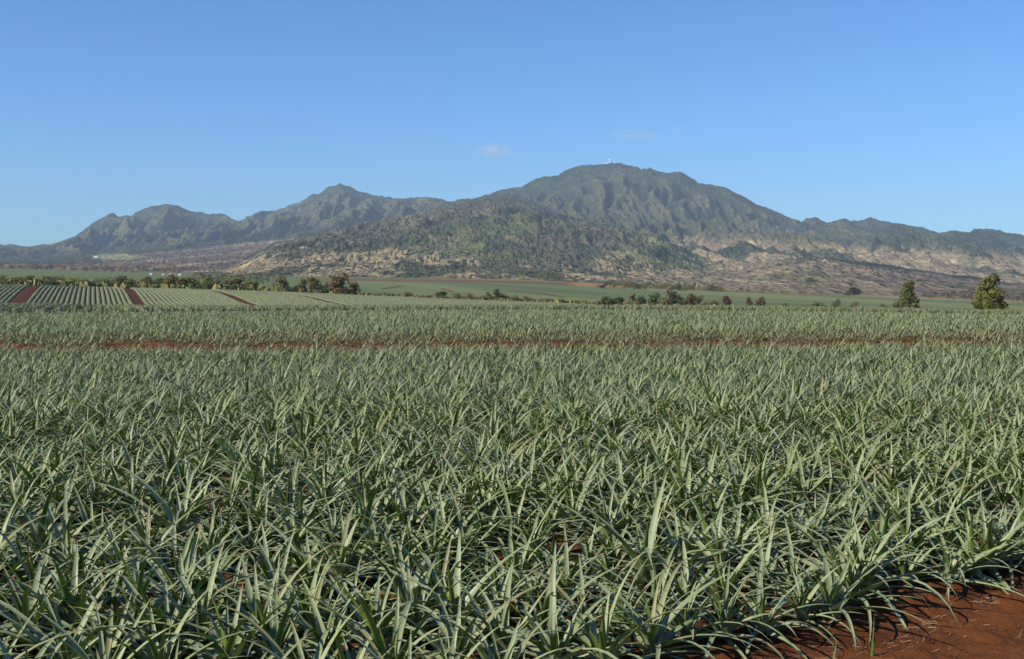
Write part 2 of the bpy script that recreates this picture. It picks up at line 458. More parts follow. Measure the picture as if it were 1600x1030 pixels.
sky_a = poly([(-300, 366), (-150, 374), (0, 381), (20, 382), (50, 385), (70, 383), (98, 377), (118, 370), (140, 355), (155, 344), (168, 338), (178, 336), (190, 339), (203, 337), (222, 328), (240, 322), (254, 322), (265, 319), (278, 322), (300, 330), (320, 333), (335, 335), (345, 334), (358, 340), (372, 346), (385, 341), (400, 334), (412, 331), (430, 330), (455, 321), (470, 318), (485, 307), (500, 302), (513, 294), (524, 291), (533, 288), (545, 292), (560, 299), (572, 303), (590, 307), (620, 312), (640, 311), (660, 310), (680, 309), (700, 316), (760, 335), (1000, 350)])
def col_a(px, py, X, Y, Z, t, gz, acc):
    c = comp(Z.shape); n = fbm(X / 500, Y / 700, 4, N2); m = fbm(X / 160, Y / 200, 3, N3)
    put(c, np.ones_like(Z), FOREST * 1.15, .55)
    put(c, sstep(-.1, .4, n + .3 * m), GREEN * .95, .35)
    put(c, sstep(5, 50, acc) * .7, OLIVE * 1.5, .15)  # sunlit ridges put into the colour: paler olive where relief stands high
    edge = np.interp(px, [-300, 60, 150, 200, 300, 380, 460, 560], [416, 414, 411, 402, 391, 383, 372, 366])
    ap = sstep(-3, 3, py - edge + 5 * n)
    put(c, ap, PURP * (1.0) , .28)
    st = np.sin((py - (418 - (px - 100) * .09)) * .55 + 2.5 * n)
    put(c, ap * sstep(.55, .95, st) * .75, np.array((0.27, 0.20, 0.14)), .05)
    put(c, ap * sstep(.1, .5, fbm(X / 350, Y / 500, 3, N5)) * .5, FOREST * 1.7, .5)
    # settlement clearing on the slope
    cl = np.exp(-((px - 185) / 42) ** 2 - ((py - 403) / 5.0) ** 2)
    put(c, sstep(.35, .6, cl + .35 * m), np.array((0.23, 0.23, 0.12)), .2)
    return c
layer('far_mountain_range', 'twin-peaked blue-green mountain range on the left horizon', -300, 1000, 620,
      [(3300, poly([(-300, 421), (0, 420), (300, 423), (500, 428), (1000, 436)])),
       (5200, poly([(-300, 416), (0, 415), (150, 414), (300, 411), (420, 407), (1000, 420)])),
       (8200, poly([(-300, 412), (60, 409), (180, 400), (300, 388), (400, 377), (460, 369), (560, 363), (1000, 380)])),
       (10500, poly([(-300, 398), (0, 397), (130, 385), (260, 362), (370, 365), (530, 342), (680, 340), (1000, 370)])),
       (poly([(-300, 11500), (265, 12600), (372, 13300), (535, 12600), (700, 13200), (1000, 13500)]), sky_a)],
      col_a, [(1300, 70, 2.2), (600, 85, 3.0), (300, 66, 3.4), (140, 44, 3.2), (70, 16, 2.0)], 1, 260, 9.0, calm=(.46, .64, .06))

sky_b = poly([(560, 352), (640, 330), (690, 316), (735, 311), (765, 304), (785, 297), (800, 295), (812, 294), (830, 285), (850, 276), (868, 274), (880, 270), (895, 262), (910, 259), (925, 257), (950, 256), (968, 256), (985, 261), (1000, 264), (1015, 265), (1035, 270), (1048, 269), (1062, 270), (1075, 276), (1090, 287), (1100, 288), (1120, 292), (1135, 294), (1150, 302), (1165, 310), (1180, 320), (1198, 327), (1210, 331), (1235, 341), (1250, 347), (1262, 343), (1272, 341), (1290, 348), (1305, 346), (1318, 342), (1326, 346), (1345, 346), (1352, 341), (1360, 340), (1375, 346), (1400, 350), (1420, 351), (1440, 356), (1455, 361), (1468, 363), (1480, 360), (1495, 361), (1512, 364), (1520, 358), (1530, 356), (1550, 357), (1562, 361), (1580, 364), (1600, 366), (1700, 371), (1950, 380)])
def col_b(px, py, X, Y, Z, t, gz, acc):
    c = comp(Z.shape); n = fbm(X / 450, Y / 600, 4, N2); m = fbm(X / 140, Y / 180, 3, N3)
    put(c, np.ones_like(Z), FOREST * 1.2, .5)
    put(c, sstep(-.15, .35, n + .3 * m), GREEN, .3)
    put(c, sstep(0, 40, acc + 15 * m) * .65 * (1 - sstep(1300, 1400, px)), OLIVE * 1.35, .15)  # painted highlight: olive lightens the raised ridges
    put(c, sstep(35, 70, acc + 40 * m) * .22 * (1 - sstep(1250, 1300, px)), PINK * .6, .1)
    lo = np.interp(px, [560, 900, 1000, 1120, 1250, 1400, 1500, 1600, 1900], [430, 400, 380, 376, 384, 392, 398, 404, 410])
    tn = sstep(-9, 9, py - lo + 22 * n + 10 * m)
    put(c, tn, TAN, .44)
    put(c, tn * sstep(-.05, .3, fbm(X / 240, Y / 900, 3, N5)) * .8, PINK, .38)
    put(c, tn * sstep(.12, .34, fbm(X / 330, Y / 1000, 3, N4)) * .9, FOREST * 1.5, .6)
    put(c, sstep(1400, 1560, px) * sstep(.05, .3, n) * .8, FOREST * 1.5, .5)
    put(c, (1 - sstep(930, 1030, px + 40 * n)) * sstep(300, 350, py) * .8, np.array((0.058, 0.066, 0.038)), .45)
    return c
_, MTN = layer('main_mountain', 'broad dome-topped mountain with gullied flanks and dry lower slopes', 560, 1950, 760,
      [(2450, poly([(560, 436), (800, 440), (1000, 447), (1200, 459), (1400, 465), (1600, 471), (1950, 475)])),
       (4300, poly([(560, 420), (800, 425), (1000, 420), (1200, 426), (1400, 436), (1600, 446), (1950, 455)])),
       (6500, poly([(560, 400), (800, 405), (1000, 385), (1100, 388), (1200, 392), (1400, 402), (1600, 415), (1950, 425)])),
       (8300, poly([(560, 375), (690, 350), (800, 350), (950, 338), (1050, 350), (1150, 368), (1250, 373), (1400, 384), (1600, 398), (1950, 410)])),
       (poly([(560, 10500), (950, 10500), (1250, 10000), (1360, 11200), (1950, 11200)]), sky_b)],
      col_b, [(1000, 40, 2.6), (430, 44, 4.0), (200, 58, 5.0), (105, 40, 4.6), (60, 14, 2.4)], 5, 300, 6.0, calm=(.2, .55, .45))

def col_c(px, py, X, Y, Z, t, gz, acc):
    c = comp(Z.shape); n = fbm(X / 170, Y / 520, 4, N2); m = fbm(X / 90, Y / 120, 3, N3); q = fbm(X / 420, Y / 1100, 3, N5)
    put(c, np.ones_like(Z), np.array((0.060, 0.068, 0.042)), .5)
    put(c, sstep(-.2, .3, n), np.array((0.098, 0.095, 0.065)), .5)
    put(c, sstep(.05, .35, q + .25 * m) * .9, np.array((0.082, 0.098, 0.046)), .35)
    put(c, sstep(.05, .35, fbm(X / 260, Y / 200, 3, N4)) * .5, np.array((0.14, 0.105, 0.078)), .4)
    lo = np.interp(px, [350, 430, 560, 680, 760, 900, 950, 1050, 1120], [402, 396, 386, 398, 424, 424, 404, 422, 445])
    tn = sstep(-8, 8, py - lo + 40 * n + 26 * m)
    put(c, tn, TAN * 1.0, .56)
    put(c, tn * sstep(-.05, .25, q) * .7, np.array((0.20, 0.18, 0.09)), .5)
    put(c, tn * sstep(0, .25, fbm(X / 150, Y / 700, 3, N4) - .004 * acc) * .95, np.array((0.052, 0.062, 0.036)), .6)
    rt = sstep(985, 1060, px + (py - 400) * -.9)
    put(c, rt * sstep(-.35, .1, n + .3 * m), np.array((0.125, 0.14, 0.062)), .2)
    return c
layer('foothill', 'scrub-covered foothill with pale dry gullies below the dome-topped mountain', 330, 1300, 560,
      [(2550, poly([(330, 428), (355, 428), (430, 431), (560, 435), (800, 438), (1000, 445), (1240, 460), (1300, 464)])),
       (3300, poly([(330, 428), (360, 424), (430, 408), (560, 410), (800, 418), (950, 425), (1100, 441), (1240, 461), (1300, 464)])),
       (4300, poly([(330, 428), (360, 420), (430, 390), (500, 381), (600, 385), (800, 385), (950, 393), (1050, 409), (1150, 434), (1240, 461), (1300, 466)])),
       (5400, poly([(330, 428), (360, 418), (430, 382), (500, 366), (640, 350), (780, 340), (900, 355), (1000, 370), (1060, 388), (1130, 418), (1200, 442), (1250, 462), (1300, 468)])),
       (poly([(330, 4600), (450, 5400), (700, 7600), (900, 8600), (1060, 7600), (1300, 6200)]), poly([(330, 430), (360, 417), (395, 399), (430, 381), (460, 374), (500, 366), (530, 358), (560, 350), (600, 344), (640, 335), (675, 325), (700, 320), (735, 313), (765, 306), (800, 304), (840, 318), (880, 335), (930, 345), (1000, 362), (1060, 383), (1100, 402), (1150, 426), (1200, 445), (1250, 464), (1300, 472)]))],
      col_c, [(560, 26, 1.6), (270, 24, 1.6), (130, 14, 1.4), (60, 7, 1.2)], 9, 230, 3.5)

def col_d(px, py, X, Y, Z, t, gz, acc):
    c = comp(Z.shape); n = fbm(X / 260, Y / 300, 4, N2); m = fbm(X / 80, Y / 100, 3, N3)
    put(c, np.ones_like(Z), TAN * .95, .42)
    put(c, sstep(1180, 1420, px + 220 * n), np.array((0.140, 0.112, 0.090)), .46)
    put(c, sstep(.0, .35, fbm(X / 240, Y / 800, 3, N5)) * .75, PINK * .95, .5)
    put(c, sstep(.05, .3, fbm(X / 180, Y / 600, 3, N4)) * .7, OLIVE * 1.1, .55)
    put(c, sstep(.86, .97, t) * sstep(1180, 1260, px), FOREST * 1.2, .8)
    return c
layer('near_spur', 'low purple-brown spur with a dark tree line along its crest at the right', 1090, 1950, 420,
      [(2400, poly([(1090, 462), (1200, 461), (1400, 467), (1600, 473), (1950, 477)])),
       (3000, poly([(1090, 460), (1150, 452), (1300, 440), (1440, 446), (1600, 458), (1950, 466)])),
       (poly([(1090, 4500), (1950, 3900)]), poly([(1090, 462), (1120, 446), (1160, 425), (1200, 410), (1260, 401), (1300, 404), (1360, 411), (1420, 420), (1500, 431), (1600, 443), (1950, 458)]))],
      col_d, [(420, 22, 1.5), (200, 20, 1.3), (90, 10, 1.2)], 12, 130, 3.0)

# ------------------------------------------------------------------ haze
hz = NT('air_haze')
pv = hz.n('ShaderNodeVolumePrincipled')
pv.inputs['Color'].default_value = (0.62, 0.78, 1.0, 1)
pv.inputs['Density'].default_value = 3.8e-5
pv.inputs['Anisotropy'].default_value = 0.0
hz.l(pv.outputs[0], hz.out.inputs['Volume'])
x0, x1, y0, y1, z0, z1 = -16000, 16000, -4500, 16500, -90, 1190
V = [(x0, y0, z0), (x1, y0, z0), (x1, y1, z0), (x0, y1, z0), (x0, y0, z1), (x1, y0, z1), (x1, y1, z1), (x0, y1, z1)]
hm = mesh_np('haze', V, [np.array([[0, 3, 2, 1], [4, 5, 6, 7], [0, 1, 5, 4], [1, 2, 6, 5], [2, 3, 7, 6], [3, 0, 4, 7]])], hz.m, False)
tag(link('haze', hm), 'pale blue air haze over the plain and mountains', None, None, 'stuff')

# ------------------------------------------------------------------ pineapple leaves (vectorised)
def leaf_batch(base, azi, L, th0, curl, W, cup, side, S, C, rnd, dry):
    """S rings along, C points across (3 or 2); returns V, faces, uv, col. angles in radians"""
    n = len(L)
    s = np.linspace(0, 1, S + 1)[None]                                   # n,S+1
    th = th0[:, None] - curl[:, None] * s ** 1.35
    ds = L[:, None] / S
    thm = (th[:, 1:] + th[:, :-1]) / 2
    r = np.concatenate([np.zeros((n, 1)), np.cumsum(np.cos(thm) * ds, 1)], 1)
    z = np.concatenate([np.zeros((n, 1)), np.cumsum(np.sin(thm) * ds, 1)], 1)
    lat = side[:, None] * (s ** 2) * L[:, None]
    w = W[:, None] * 0.5 * (1 - s) ** 0.72 * (1.0 + 0.95 * np.exp(-(s / .22) ** 2))
    w[:, -1] = 0.0006
    tx, tz = np.cos(th), np.sin(th)                                      # tangent in r,z
    nx, nz = -np.sin(th), np.cos(th)                                     # upper-face normal
    cu = cup[:, None] * (1 - 0.55 * s) * w
    P = []
    if C == 3: offs = [(-1, 1), (0, 0), (1, 1)]
    elif C == 5: offs = [(-1, 1), (-.55, .30), (0, 0), (.55, .30), (1, 1)]
    else: offs = [(-1, 0), (1, 0)]
    for o, k in offs:
        rr = r + nx * cu * k; zz = z + nz * cu * k; tt = lat + o * w * np.sqrt(np.maximum(1 - (cup[:, None] * .45) ** 2, .3))
        P.append(np.stack([rr, tt, zz], -1))
    P = np.stack(P, 2)                                                   # n,S+1,C,3
    ca, sa = np.cos(azi)[:, None, None], np.sin(azi)[:, None, None]
    X = P[..., 0] * ca - P[..., 1] * sa; Y = P[..., 0] * sa + P[..., 1] * ca
    V = np.stack([X, Y, P[..., 2]], -1) + base[:, None, None, :]
    i = np.arange(S)[:, None] * C + np.arange(C - 1)[None]
    q = np.stack([i, i + C, i + C + 1, i + 1], -1).reshape(-1, 4)[:, ::-1]
    Fq = (q[None] + (np.arange(n) * (S + 1) * C)[:, None, None]).reshape(-1, 4)
    uu = np.linspace(0.02, .98, C)[None, None] + np.floor(rnd * 50)[:, None, None] + 0 * V[..., 0]
    vv = s[:, :, None] + 0 * V[..., 0]
    uv = np.stack([uu, vv], -1).reshape(-1, 2)
    col = np.stack([rnd[:, None, None] + 0 * vv, dry[:, None, None] + 0 * vv, 0 * vv], -1).reshape(-1, 3)
    return V.reshape(-1, 3), Fq, uv, col
def leaf_params(age, r):
    """age 0 = innermost, 1 = oldest"""
    n = len(age)
    L = np.interp(age, [0, .12, .42, .60, .80, 1], [.20, .44, .80, .86, .76, .52]) * r.uniform(.78, 1.2, n)
    th0 = np.radians(np.interp(age, [0, .25, .5, .72, 1], [88, 71, 52, 30, 8]) + r.normal(0, 7, n))
    curl = np.radians(np.interp(age, [0, .25, .5, .72, 1], [8, 50, 88, 88, 58]) * r.uniform(.4, 1.5, n))
    W = np.interp(age, [0, .3, .8, 1], [.048, .063, .056, .042]) * r.uniform(.82, 1.2, n)
    cup = np.interp(age, [0, 1], [.95, .6]) * r.uniform(.85, 1.1, n)
    side = r.normal(0, .11, n)
    return L, th0, curl, W, cup, side

# plant positions: double lines on beds
def plant_sites():
    out = []
    ymax = 119.0
    # near block rows (direction RU) and the block beyond the track share the row direction
    nb = int(160 / BED)
    for b in range(nb):
        for k in (0, 1):
            u0 = EDGE0 + b * BED + k * 0.50
            v = np.arange(-110, 130, 0.34) + rng.uniform(-.12, .12)
            v = v + rng.normal(0, .045, len(v))
            u = u0 + rng.normal(0, .045, len(v))
            x = RU[0] * v + RN[0] * u; y = RU[1] * v + RN[1] * u
            first = np.full(len(v), b == 0 and k == 0)
            out.append(np.stack([x, y, first, np.full(len(v), u0)], 1))
    P = np.concatenate(out)
    az = np.arctan2(P[:, 0], P[:, 1]); d = np.hypot(P[:, 0], P[:, 1])
    lim = 0.455 + 0.03 + 2.2 / np.maximum(d, 3)
    m = (P[:, 1] > 4.6) & (np.abs(az) < lim) & (P[:, 1] < ymax)
    g = P[:, 1] - gapline(P[:, 0]) - 1.3 * N2(P[:, 0] * .35, P[:, 1] * .35)
    m &= ~((g > 0) & (g < GAPW) & ~((rng.random(len(P)) < .30)))
    m &= ~((rng.random(len(P)) < .015) & (P[:, 2] < .5))
    P = P[m]; d = d[m]
    o = np.argsort(d)
    return P[o], d[o]
SITES, SD = plant_sites()
SG = SITES[:, 1] - gapline(SITES[:, 0])
SZ = ground_z(SITES[:, 0], SITES[:, 1])
SSC = 0.96 + 0.16 * N3(SITES[:, 0] * .5, SITES[:, 1] * .5) + rng.normal(0, .10, len(SD))
SSC = np.clip(SSC + .04, .62, 1.25) * .94 * np.where(SITES[:, 2] > .5, .9, 1.0)
SSC = np.where((SG > -2.2) & (SG < GAPW + 2.0), SSC * .78, SSC)
SDRY = np.where((SG > -1.6) & (SG < GAPW + 3.5), .6, 0.0)

# individual plants: the ones that show largest
inview = np.abs(np.arctan2(SITES[:, 0], SITES[:, 1])) < 0.475
vis = np.where(inview & (SD > 6.1))[0][:300]
rest = np.setdiff1d(np.arange(len(SD)), vis)
NL = 27
ages = (np.arange(NL) + .5) / NL
lib = []
z1_ = np.zeros((1, 3))
for i in range(NL):
    vs = []
    for v in range(4):
        L, th0, curl, W, cup, side = leaf_params(ages[i:i + 1], rng)
        dryv = np.array([max(0., (ages[i] - .86) * 4.0) * rng.uniform(.2, 1) + (rng.random() < .04) * .5])
        V, Fq, uv, col = leaf_batch(z1_, np.zeros(1), L, th0, curl, W, cup, side, 9, 3, rng.random(1), np.clip(dryv, 0, .9))
        vs.append(mesh_np('leaf', V, Fq, M_LEAF, True, uv, col))
    lib.append(vs)
L, th0, curl, W, cup, side = leaf_params(np.array([.3]), rng)
edge_ids = [i for i in vis if SITES[i, 2] > .5]
# edge plants that stand in the frame, counted from the right of the picture
def inframe(i):
    x, y = SITES[i, :2]
    px = 800 + F * x / y; return 0 < px < 1590 and (430 + F * (H - .2) / y) < 1015
edge_ids = sorted([i for i in edge_ids if inframe(i)], key=lambda i: -SITES[i, 0] / SITES[i, 1])
ORD = ['rightmost', 'second', 'third', 'fourth', 'fifth', 'sixth', 'seventh', 'eighth', 'ninth', 'tenth', 'eleventh', 'twelfth', 'thirteenth', 'fourteenth', 'fifteenth', 'sixteenth', 'seventeenth', 'eighteenth', 'nineteenth', 'twentieth']
elab = {}
for k, i in enumerate(edge_ids[:20]):
    elab[i] = ('rightmost pineapple plant of the front row beside the bare red soil' if k == 0 else
               '%s pineapple plant from the right in the front row beside the bare red soil' % ORD[k])
rr = random.Random(3)
for i in vis:
    root = link('pineapple_plant', None)
    root.location = (SITES[i, 0], SITES[i, 1], SZ[i] - .01)
    sc_ = float(SSC[i])
    root.scale = (sc_,) * 3
    root.rotation_euler = (rr.gauss(0, .05), rr.gauss(0, .05), rr.uniform(0, 6.28))
    root.empty_display_size = .1
    tag(root, elab.get(i, 'grey-green pineapple plant crowded among its like in the near rows, behind the front row'), 'pineapple plant',
        'pineapple plants of the nearest rows')
    a0 = rr.uniform(0, 6.28)
    hand = 1 if rr.random() < .5 else -1
    for j in range(NL):
        if ages[j] > .9 and rr.random() < .3: continue
        lf = link('leaf', lib[j][rr.randrange(4)], root, (0, 0, .05 * (1 - ages[j])))
        lf.rotation_euler = (rr.gauss(0, .05), rr.gauss(0, .08), a0 + hand * j * 2.39996 + rr.gauss(0, .16))
        k = rr.uniform(.88, 1.12); lf.scale = (k, k * rr.uniform(.95, 1.1), k)

def mass(ids, nl, S, C, name, label, wmul=1.0):
    n = len(ids)
    if n == 0: return
    r = np.random.default_rng(len(ids))
    a = (np.arange(nl) + .4) / nl
    age = np.tile(a, n)
    L, th0, curl, W, cup, side = leaf_params(age, r)
    lay = np.repeat(sstep(14, 30, SD[ids]), nl); th0 = th0 - math.radians(11) * lay * (age > .12)   # older blocks sprawl wider
    sc = np.repeat(SSC[ids], nl) * (1 - .08 * lay)
    base = np.repeat(np.stack([SITES[ids, 0], SITES[ids, 1], SZ[ids]], 1), nl, 0)
    azi = np.repeat(r.uniform(0, 6.28, n), nl) + np.tile(np.arange(nl) * 2.39996, n) + r.normal(0, .2, n * nl)
    dry = np.clip((age - .86) * 3.0, 0, 1) * r.uniform(0, 1, n * nl) + (r.random(n * nl) < .05) * .6 + np.repeat(SDRY[ids], nl) * r.uniform(0.2, 1.6, n * nl)
    V, Fq, uv, col = leaf_batch(base, azi, L * sc, th0, curl, W * sc * wmul, cup, side, S, C, r.random(n * nl), np.clip(dry, 0, .95))
    me = mesh_np(name, V, Fq, M_LEAF, True, uv, col)
    tag(link(name, me), label, None, None, 'stuff')
rd = SD[rest]; rg = SG[rest]
nearb = rg <= 0
mass(rest[nearb & (rd < 20)], 25, 7, 3, 'pineapple_plants', 'dense pineapple plants of the near block behind the nearest rows')
mass(rest[nearb & (rd >= 20)], 24, 5, 2, 'pineapple_plants', 'dense pineapple plants at the back of the near block before the dirt gap', .84)
mass(rest[~nearb & (rd < 72)], 16, 4, 2, 'pineapple_plants', 'pineapple plants with yellowed outer leaves just beyond the dirt gap', .95)
mass(rest[~nearb & (rd >= 72)], 8, 3, 2, 'pineapple_plants', 'fine-textured pineapple plants on the crest of the field', 1.4)

# ------------------------------------------------------------------ far planted rows as real ridges with blades
def ridge_field(name, label, u_dir, u0, u1, pitch, v0, v1, step, mask, hh=.62, hw=.42, blades=0, bl=.5, taper=None):
    ud = np.array(u_dir); vd = np.array((-ud[1], ud[0]))
    us = np.arange(u0, u1, pitch); vs = np.arange(v0, v1, step)
    offs = np.array([-hw, -hw * .6, 0, hw * .6, hw]); hs = np.array([-.15, .75, 1.0, .75, -.15]) * hh
    Uc, Vc = np.meshgrid(us, vs, indexing='ij')
    U = Uc[..., None] + offs; Vv = Vc[..., None] + 0 * U
    U = U + .10 * N1(Vv * .9, Uc[..., None] * 7.7)
    X = ud[0] * U + vd[0] * Vv; Y = ud[1] * U + vd[1] * Vv
    jit = rng.normal(0, .10, U.shape) * (hs > 0)
    tp = 1.0 if taper is None else taper(X, Y)
    Z = ground_z(X, Y, False) + (hs + jit + .1 * N2(X * .8, Y * .8)) * tp - .2 * (1 - tp)
    ok = mask(ud[0] * Uc + vd[0] * Vc, ud[1] * Uc + vd[1] * Vc, Uc)
    nU, nV = ok.shape
    idx = np.arange(nU * nV * 5).reshape(nU, nV, 5)
    q = np.stack([idx[:, :-1, :-1], idx[:, 1:, :-1], idx[:, 1:, 1:], idx[:, :-1, 1:]], -1)
    fo = ok[:, :-1] & ok[:, 1:]
    q = q[fo].reshape(-1, 4)
    V = np.stack([X, Y, Z], -1).reshape(-1, 3)
    used = np.unique(q); remap = np.full(len(V), -1); remap[used] = np.arange(len(used))
    V = V[used]; q = remap[q]
    faces = [q]
    if blades:
        k = np.where(ok.ravel())[0]
        k = np.repeat(k, blades)
        bx = (ud[0] * Uc + vd[0] * Vc).ravel()[k] + rng.normal(0, .22, len(k)); by = (ud[1] * Uc + vd[1] * Vc).ravel()[k] + rng.normal(0, .35, len(k))
        bz = ground_z(bx, by, False) + hh * .55
        a = rng.uniform(0, 6.28, len(k)); ln = bl * rng.uniform(.6, 1.2, len(k)); ti = rng.uniform(.15, 1.0, len(k))
        w = .055
        p0 = np.stack([bx - np.sin(a) * w, by + np.cos(a) * w, bz], 1); p1 = np.stack([bx + np.sin(a) * w, by - np.cos(a) * w, bz], 1)
        p2 = np.stack([bx + np.cos(a) * np.sin(ti) * ln, by + np.sin(a) * np.sin(ti) * ln, bz + np.cos(ti) * ln], 1)
        n0 = len(V); V = np.concatenate([V, np.stack([p0, p1, p2], 1).reshape(-1, 3)])
        faces.append(n0 + np.arange(len(k) * 3).reshape(-1, 3))
    me = mesh_np(name, V, faces, M_ROW, True)
    tag(link(name, me), label, None, None, 'stuff')
HD = np.array((-.35, .937)); HD /= np.linalg.norm(HD)          # direction the rows of the far hill run
HU = np.array((HD[1], -HD[0]))                                  # across them
def track_u(px, py, d):
    x, y, z = at(px, py, d); return x * HU[0] + y * HU[1]
TRK = [(track_u(24, 467, 330), 1.6), (track_u(220, 475, 318), 1.1), (track_u(398, 477, 318), .85), (track_u(548, 478, 318), .8), (track_u(683, 476, 322), .5), (track_u(830, 476, 330), .35)]
def offtrack(u):
    ok = np.ones(u.shape, bool)
    for c, w in TRK: ok &= np.abs(u - c) > w + .25
    return ok
def hillmask(x, y, u):
    d = np.hypot(x, y); px = 800 + F * x / np.maximum(y, 1)
    return offtrack(u) & (d > 292) & (d < 478) & (px > -130) & (px < 1130)
ridge_field('pineapple_rows', 'striped rows of pineapple plants on the low rise at the left', HU, -35 + track_u(20, 467, 330), track_u(1130, 480, 330), 1.42, 250, 520, 1.0, hillmask, .42, .62)
def crestmask(x, y, u):
    d = np.hypot(x, y); px = 800 + F * x / np.maximum(y, 1)
    return (y > 97) & (d < 215) & (px > -130) & (px < 1730)
ridge_field('pineapple_rows', 'pineapple rows running over the crest of the near field', HU, -110, 190, 1.42, 60, 260, .8, crestmask, .6, .5, 3, .5, lambda x, y: sstep(99, 122, y))

# tracks on the rise
def strip(name, label, pts, half, lift, col, mat, n=120, wav=.0):
    pts = np.array(pts, float); seg = np.concatenate([[0], np.cumsum(np.hypot(*np.diff(pts, axis=0).T))])
    s = np.linspace(0, seg[-1], n); x = np.interp(s, seg, pts[:, 0]); y = np.interp(s, seg, pts[:, 1])
    tx, ty = np.gradient(x), np.gradient(y); l = np.hypot(tx, ty); nx, ny = -ty / l, tx / l
    h = np.interp(np.linspace(0, 1, n), np.linspace(0, 1, len(np.atleast_1d(half))), np.atleast_1d(half))
    h = h * (1 + wav * N3(s * .15, 0 * s + 3.3))
    o = np.linspace(-1, 1, 5)
    X = x[:, None] + nx[:, None] * h[:, None] * o; Y = y[:, None] + ny[:, None] * h[:, None] * o
    Z = ground_z(X, Y, False) + lift
    c = np.tile(np.array(col, float), (n * 5, 1))
    me = mesh_np(name, np.stack([X, Y, Z], -1), grid_faces(n, 5), mat, True, None, c)
    tag(link(name, me), label, None, None, 'structure')
TL = ['wide red dirt track climbing the left end of the striped rise', 'second red dirt track from the left on the striped rise', 'third red dirt track from the left on the striped rise', 'fourth thin red track on the rise left of centre', 'fifth thin red track at the right end of the rise', 'faint track at the fading end of the rise']
for (c, w), lb in zip(TRK, TL):
    p0 = HU * c + HD * 250; p1 = HU * c + HD * 485
    ps = [p0 + (p1 - p0) * f for f in np.linspace(0, 1, 9)]
    strip('dirt_track', lb, ps, w, .06, (0.062, 0.023, 0.013), M_TRACK, 160, .15)
strip('dirt_road', 'pale dirt road along the foot of the hills left of centre', [at(400, 429, 2280)[:2], at(520, 431, 2250)[:2], at(640, 434, 2230)[:2], at(720, 436, 2200)[:2]], 22, 1.2, (0.30, 0.24, 0.16), M_TRACK, 80)
strip('dirt_road', 'pale dirt road along the far edge of the green fields at the right', [at(1425, 466, 1330)[:2], at(1520, 469, 1340)[:2], at(1640, 473, 1350)[:2]], 8, .5, (0.30, 0.20, 0.13), M_TRACK, 80)
for pts, lb in (([(596, 455, 900), (612, 450, 1000), (628, 446, 1120)], 'short red track on the green field left of centre'),
                ([(705, 458, 880), (700, 455, 940), (690, 452, 1020)], 'red track stub on the green field near the centre'),
                ([(880, 466, 780), (850, 459, 900), (800, 454, 1000)], 'thin pale track slanting across the green field at centre'),
                ([(430, 452, 720), (445, 447, 860)], 'red track behind the bushes at left')):
    strip('dirt_track', lb, [at(*p)[:2] for p in pts], 1.6, .3, (0.14, 0.07, 0.04), M_TRACK, 60)

# ------------------------------------------------------------------ trees and bushes
def crown_mesh(seed, nf, kind):
    """unit crown: width about 1, height 1, base at z = 0, made of leaf clumps spread through lobes"""
    r = np.random.default_rng(seed)
    if kind == 'round': nl, prof = 13, lambda z: np.sin(np.pi * np.clip(z * .86 + .14, 0, 1)) ** .6
    elif kind == 'cone': nl, prof = 14, lambda z: np.clip(1.05 - z, .12, 1) ** .6 * (.5 + .5 * np.clip(z * 6, 0, 1))
    elif kind == 'tall': nl, prof = 46, lambda z: np.clip(1.25 - z, .2, 1) ** .8 * (.72 + .28 * np.clip(z * 5, 0, 1))
    else: nl, prof = 10, lambda z: np.sin(np.pi * np.clip(z * .7 + .25, 0, 1)) ** .5
    zc = np.linspace(.07, .91, nl) if kind == 'tall' else r.uniform(.12, .88, nl); a = r.uniform(0, 6.28, nl)
    rad = .34 * prof(zc) * np.sqrt(r.uniform(.05 if kind != 'tall' else .25, 1, nl))
    lc = np.stack([np.cos(a) * rad, np.sin(a) * rad, zc], 1)
    lr = r.uniform(.08, .24, nl) * (.6 + .6 * prof(zc)) * (1.0 if kind != 'tall' else .62)
    k = r.choice(nl, nf, p=lr ** 2 / (lr ** 2).sum())
    v = r.normal(0, 1, (nf, 3)); v /= np.linalg.norm(v, axis=1)[:, None]
    rr_ = lr[k] * (.35 + .75 * np.sqrt(r.uniform(0, 1, nf)))
    c = lc[k] + v * rr_[:, None] * np.array((1, 1, .8))
    c[:, 2] = np.clip(c[:, 2], .005, 1.02)
    nrm = v * .7 + r.normal(0, .6, (nf, 3)) + np.array((0, 0, .3)); nrm /= np.linalg.norm(nrm, axis=1)[:, None]
    t1 = np.cross(nrm, r.normal(0, 1, (nf, 3))); t1 /= np.linalg.norm(t1, axis=1)[:, None]
    t2 = np.cross(nrm, t1)
    sz = r.uniform(.5, 1.25, nf) * (.052 if kind != 'tall' else .036) * (1.25 if nf < 400 else 1)
    q = np.stack([c - t1 * sz[:, None], c + t2 * sz[:, None] * .6, c + t1 * sz[:, None], c - t2 * sz[:, None] * .6], 1)
    return mesh_np('crown', q.reshape(-1, 3), np.arange(nf * 4).reshape(-1, 4), M_CROWN, False)
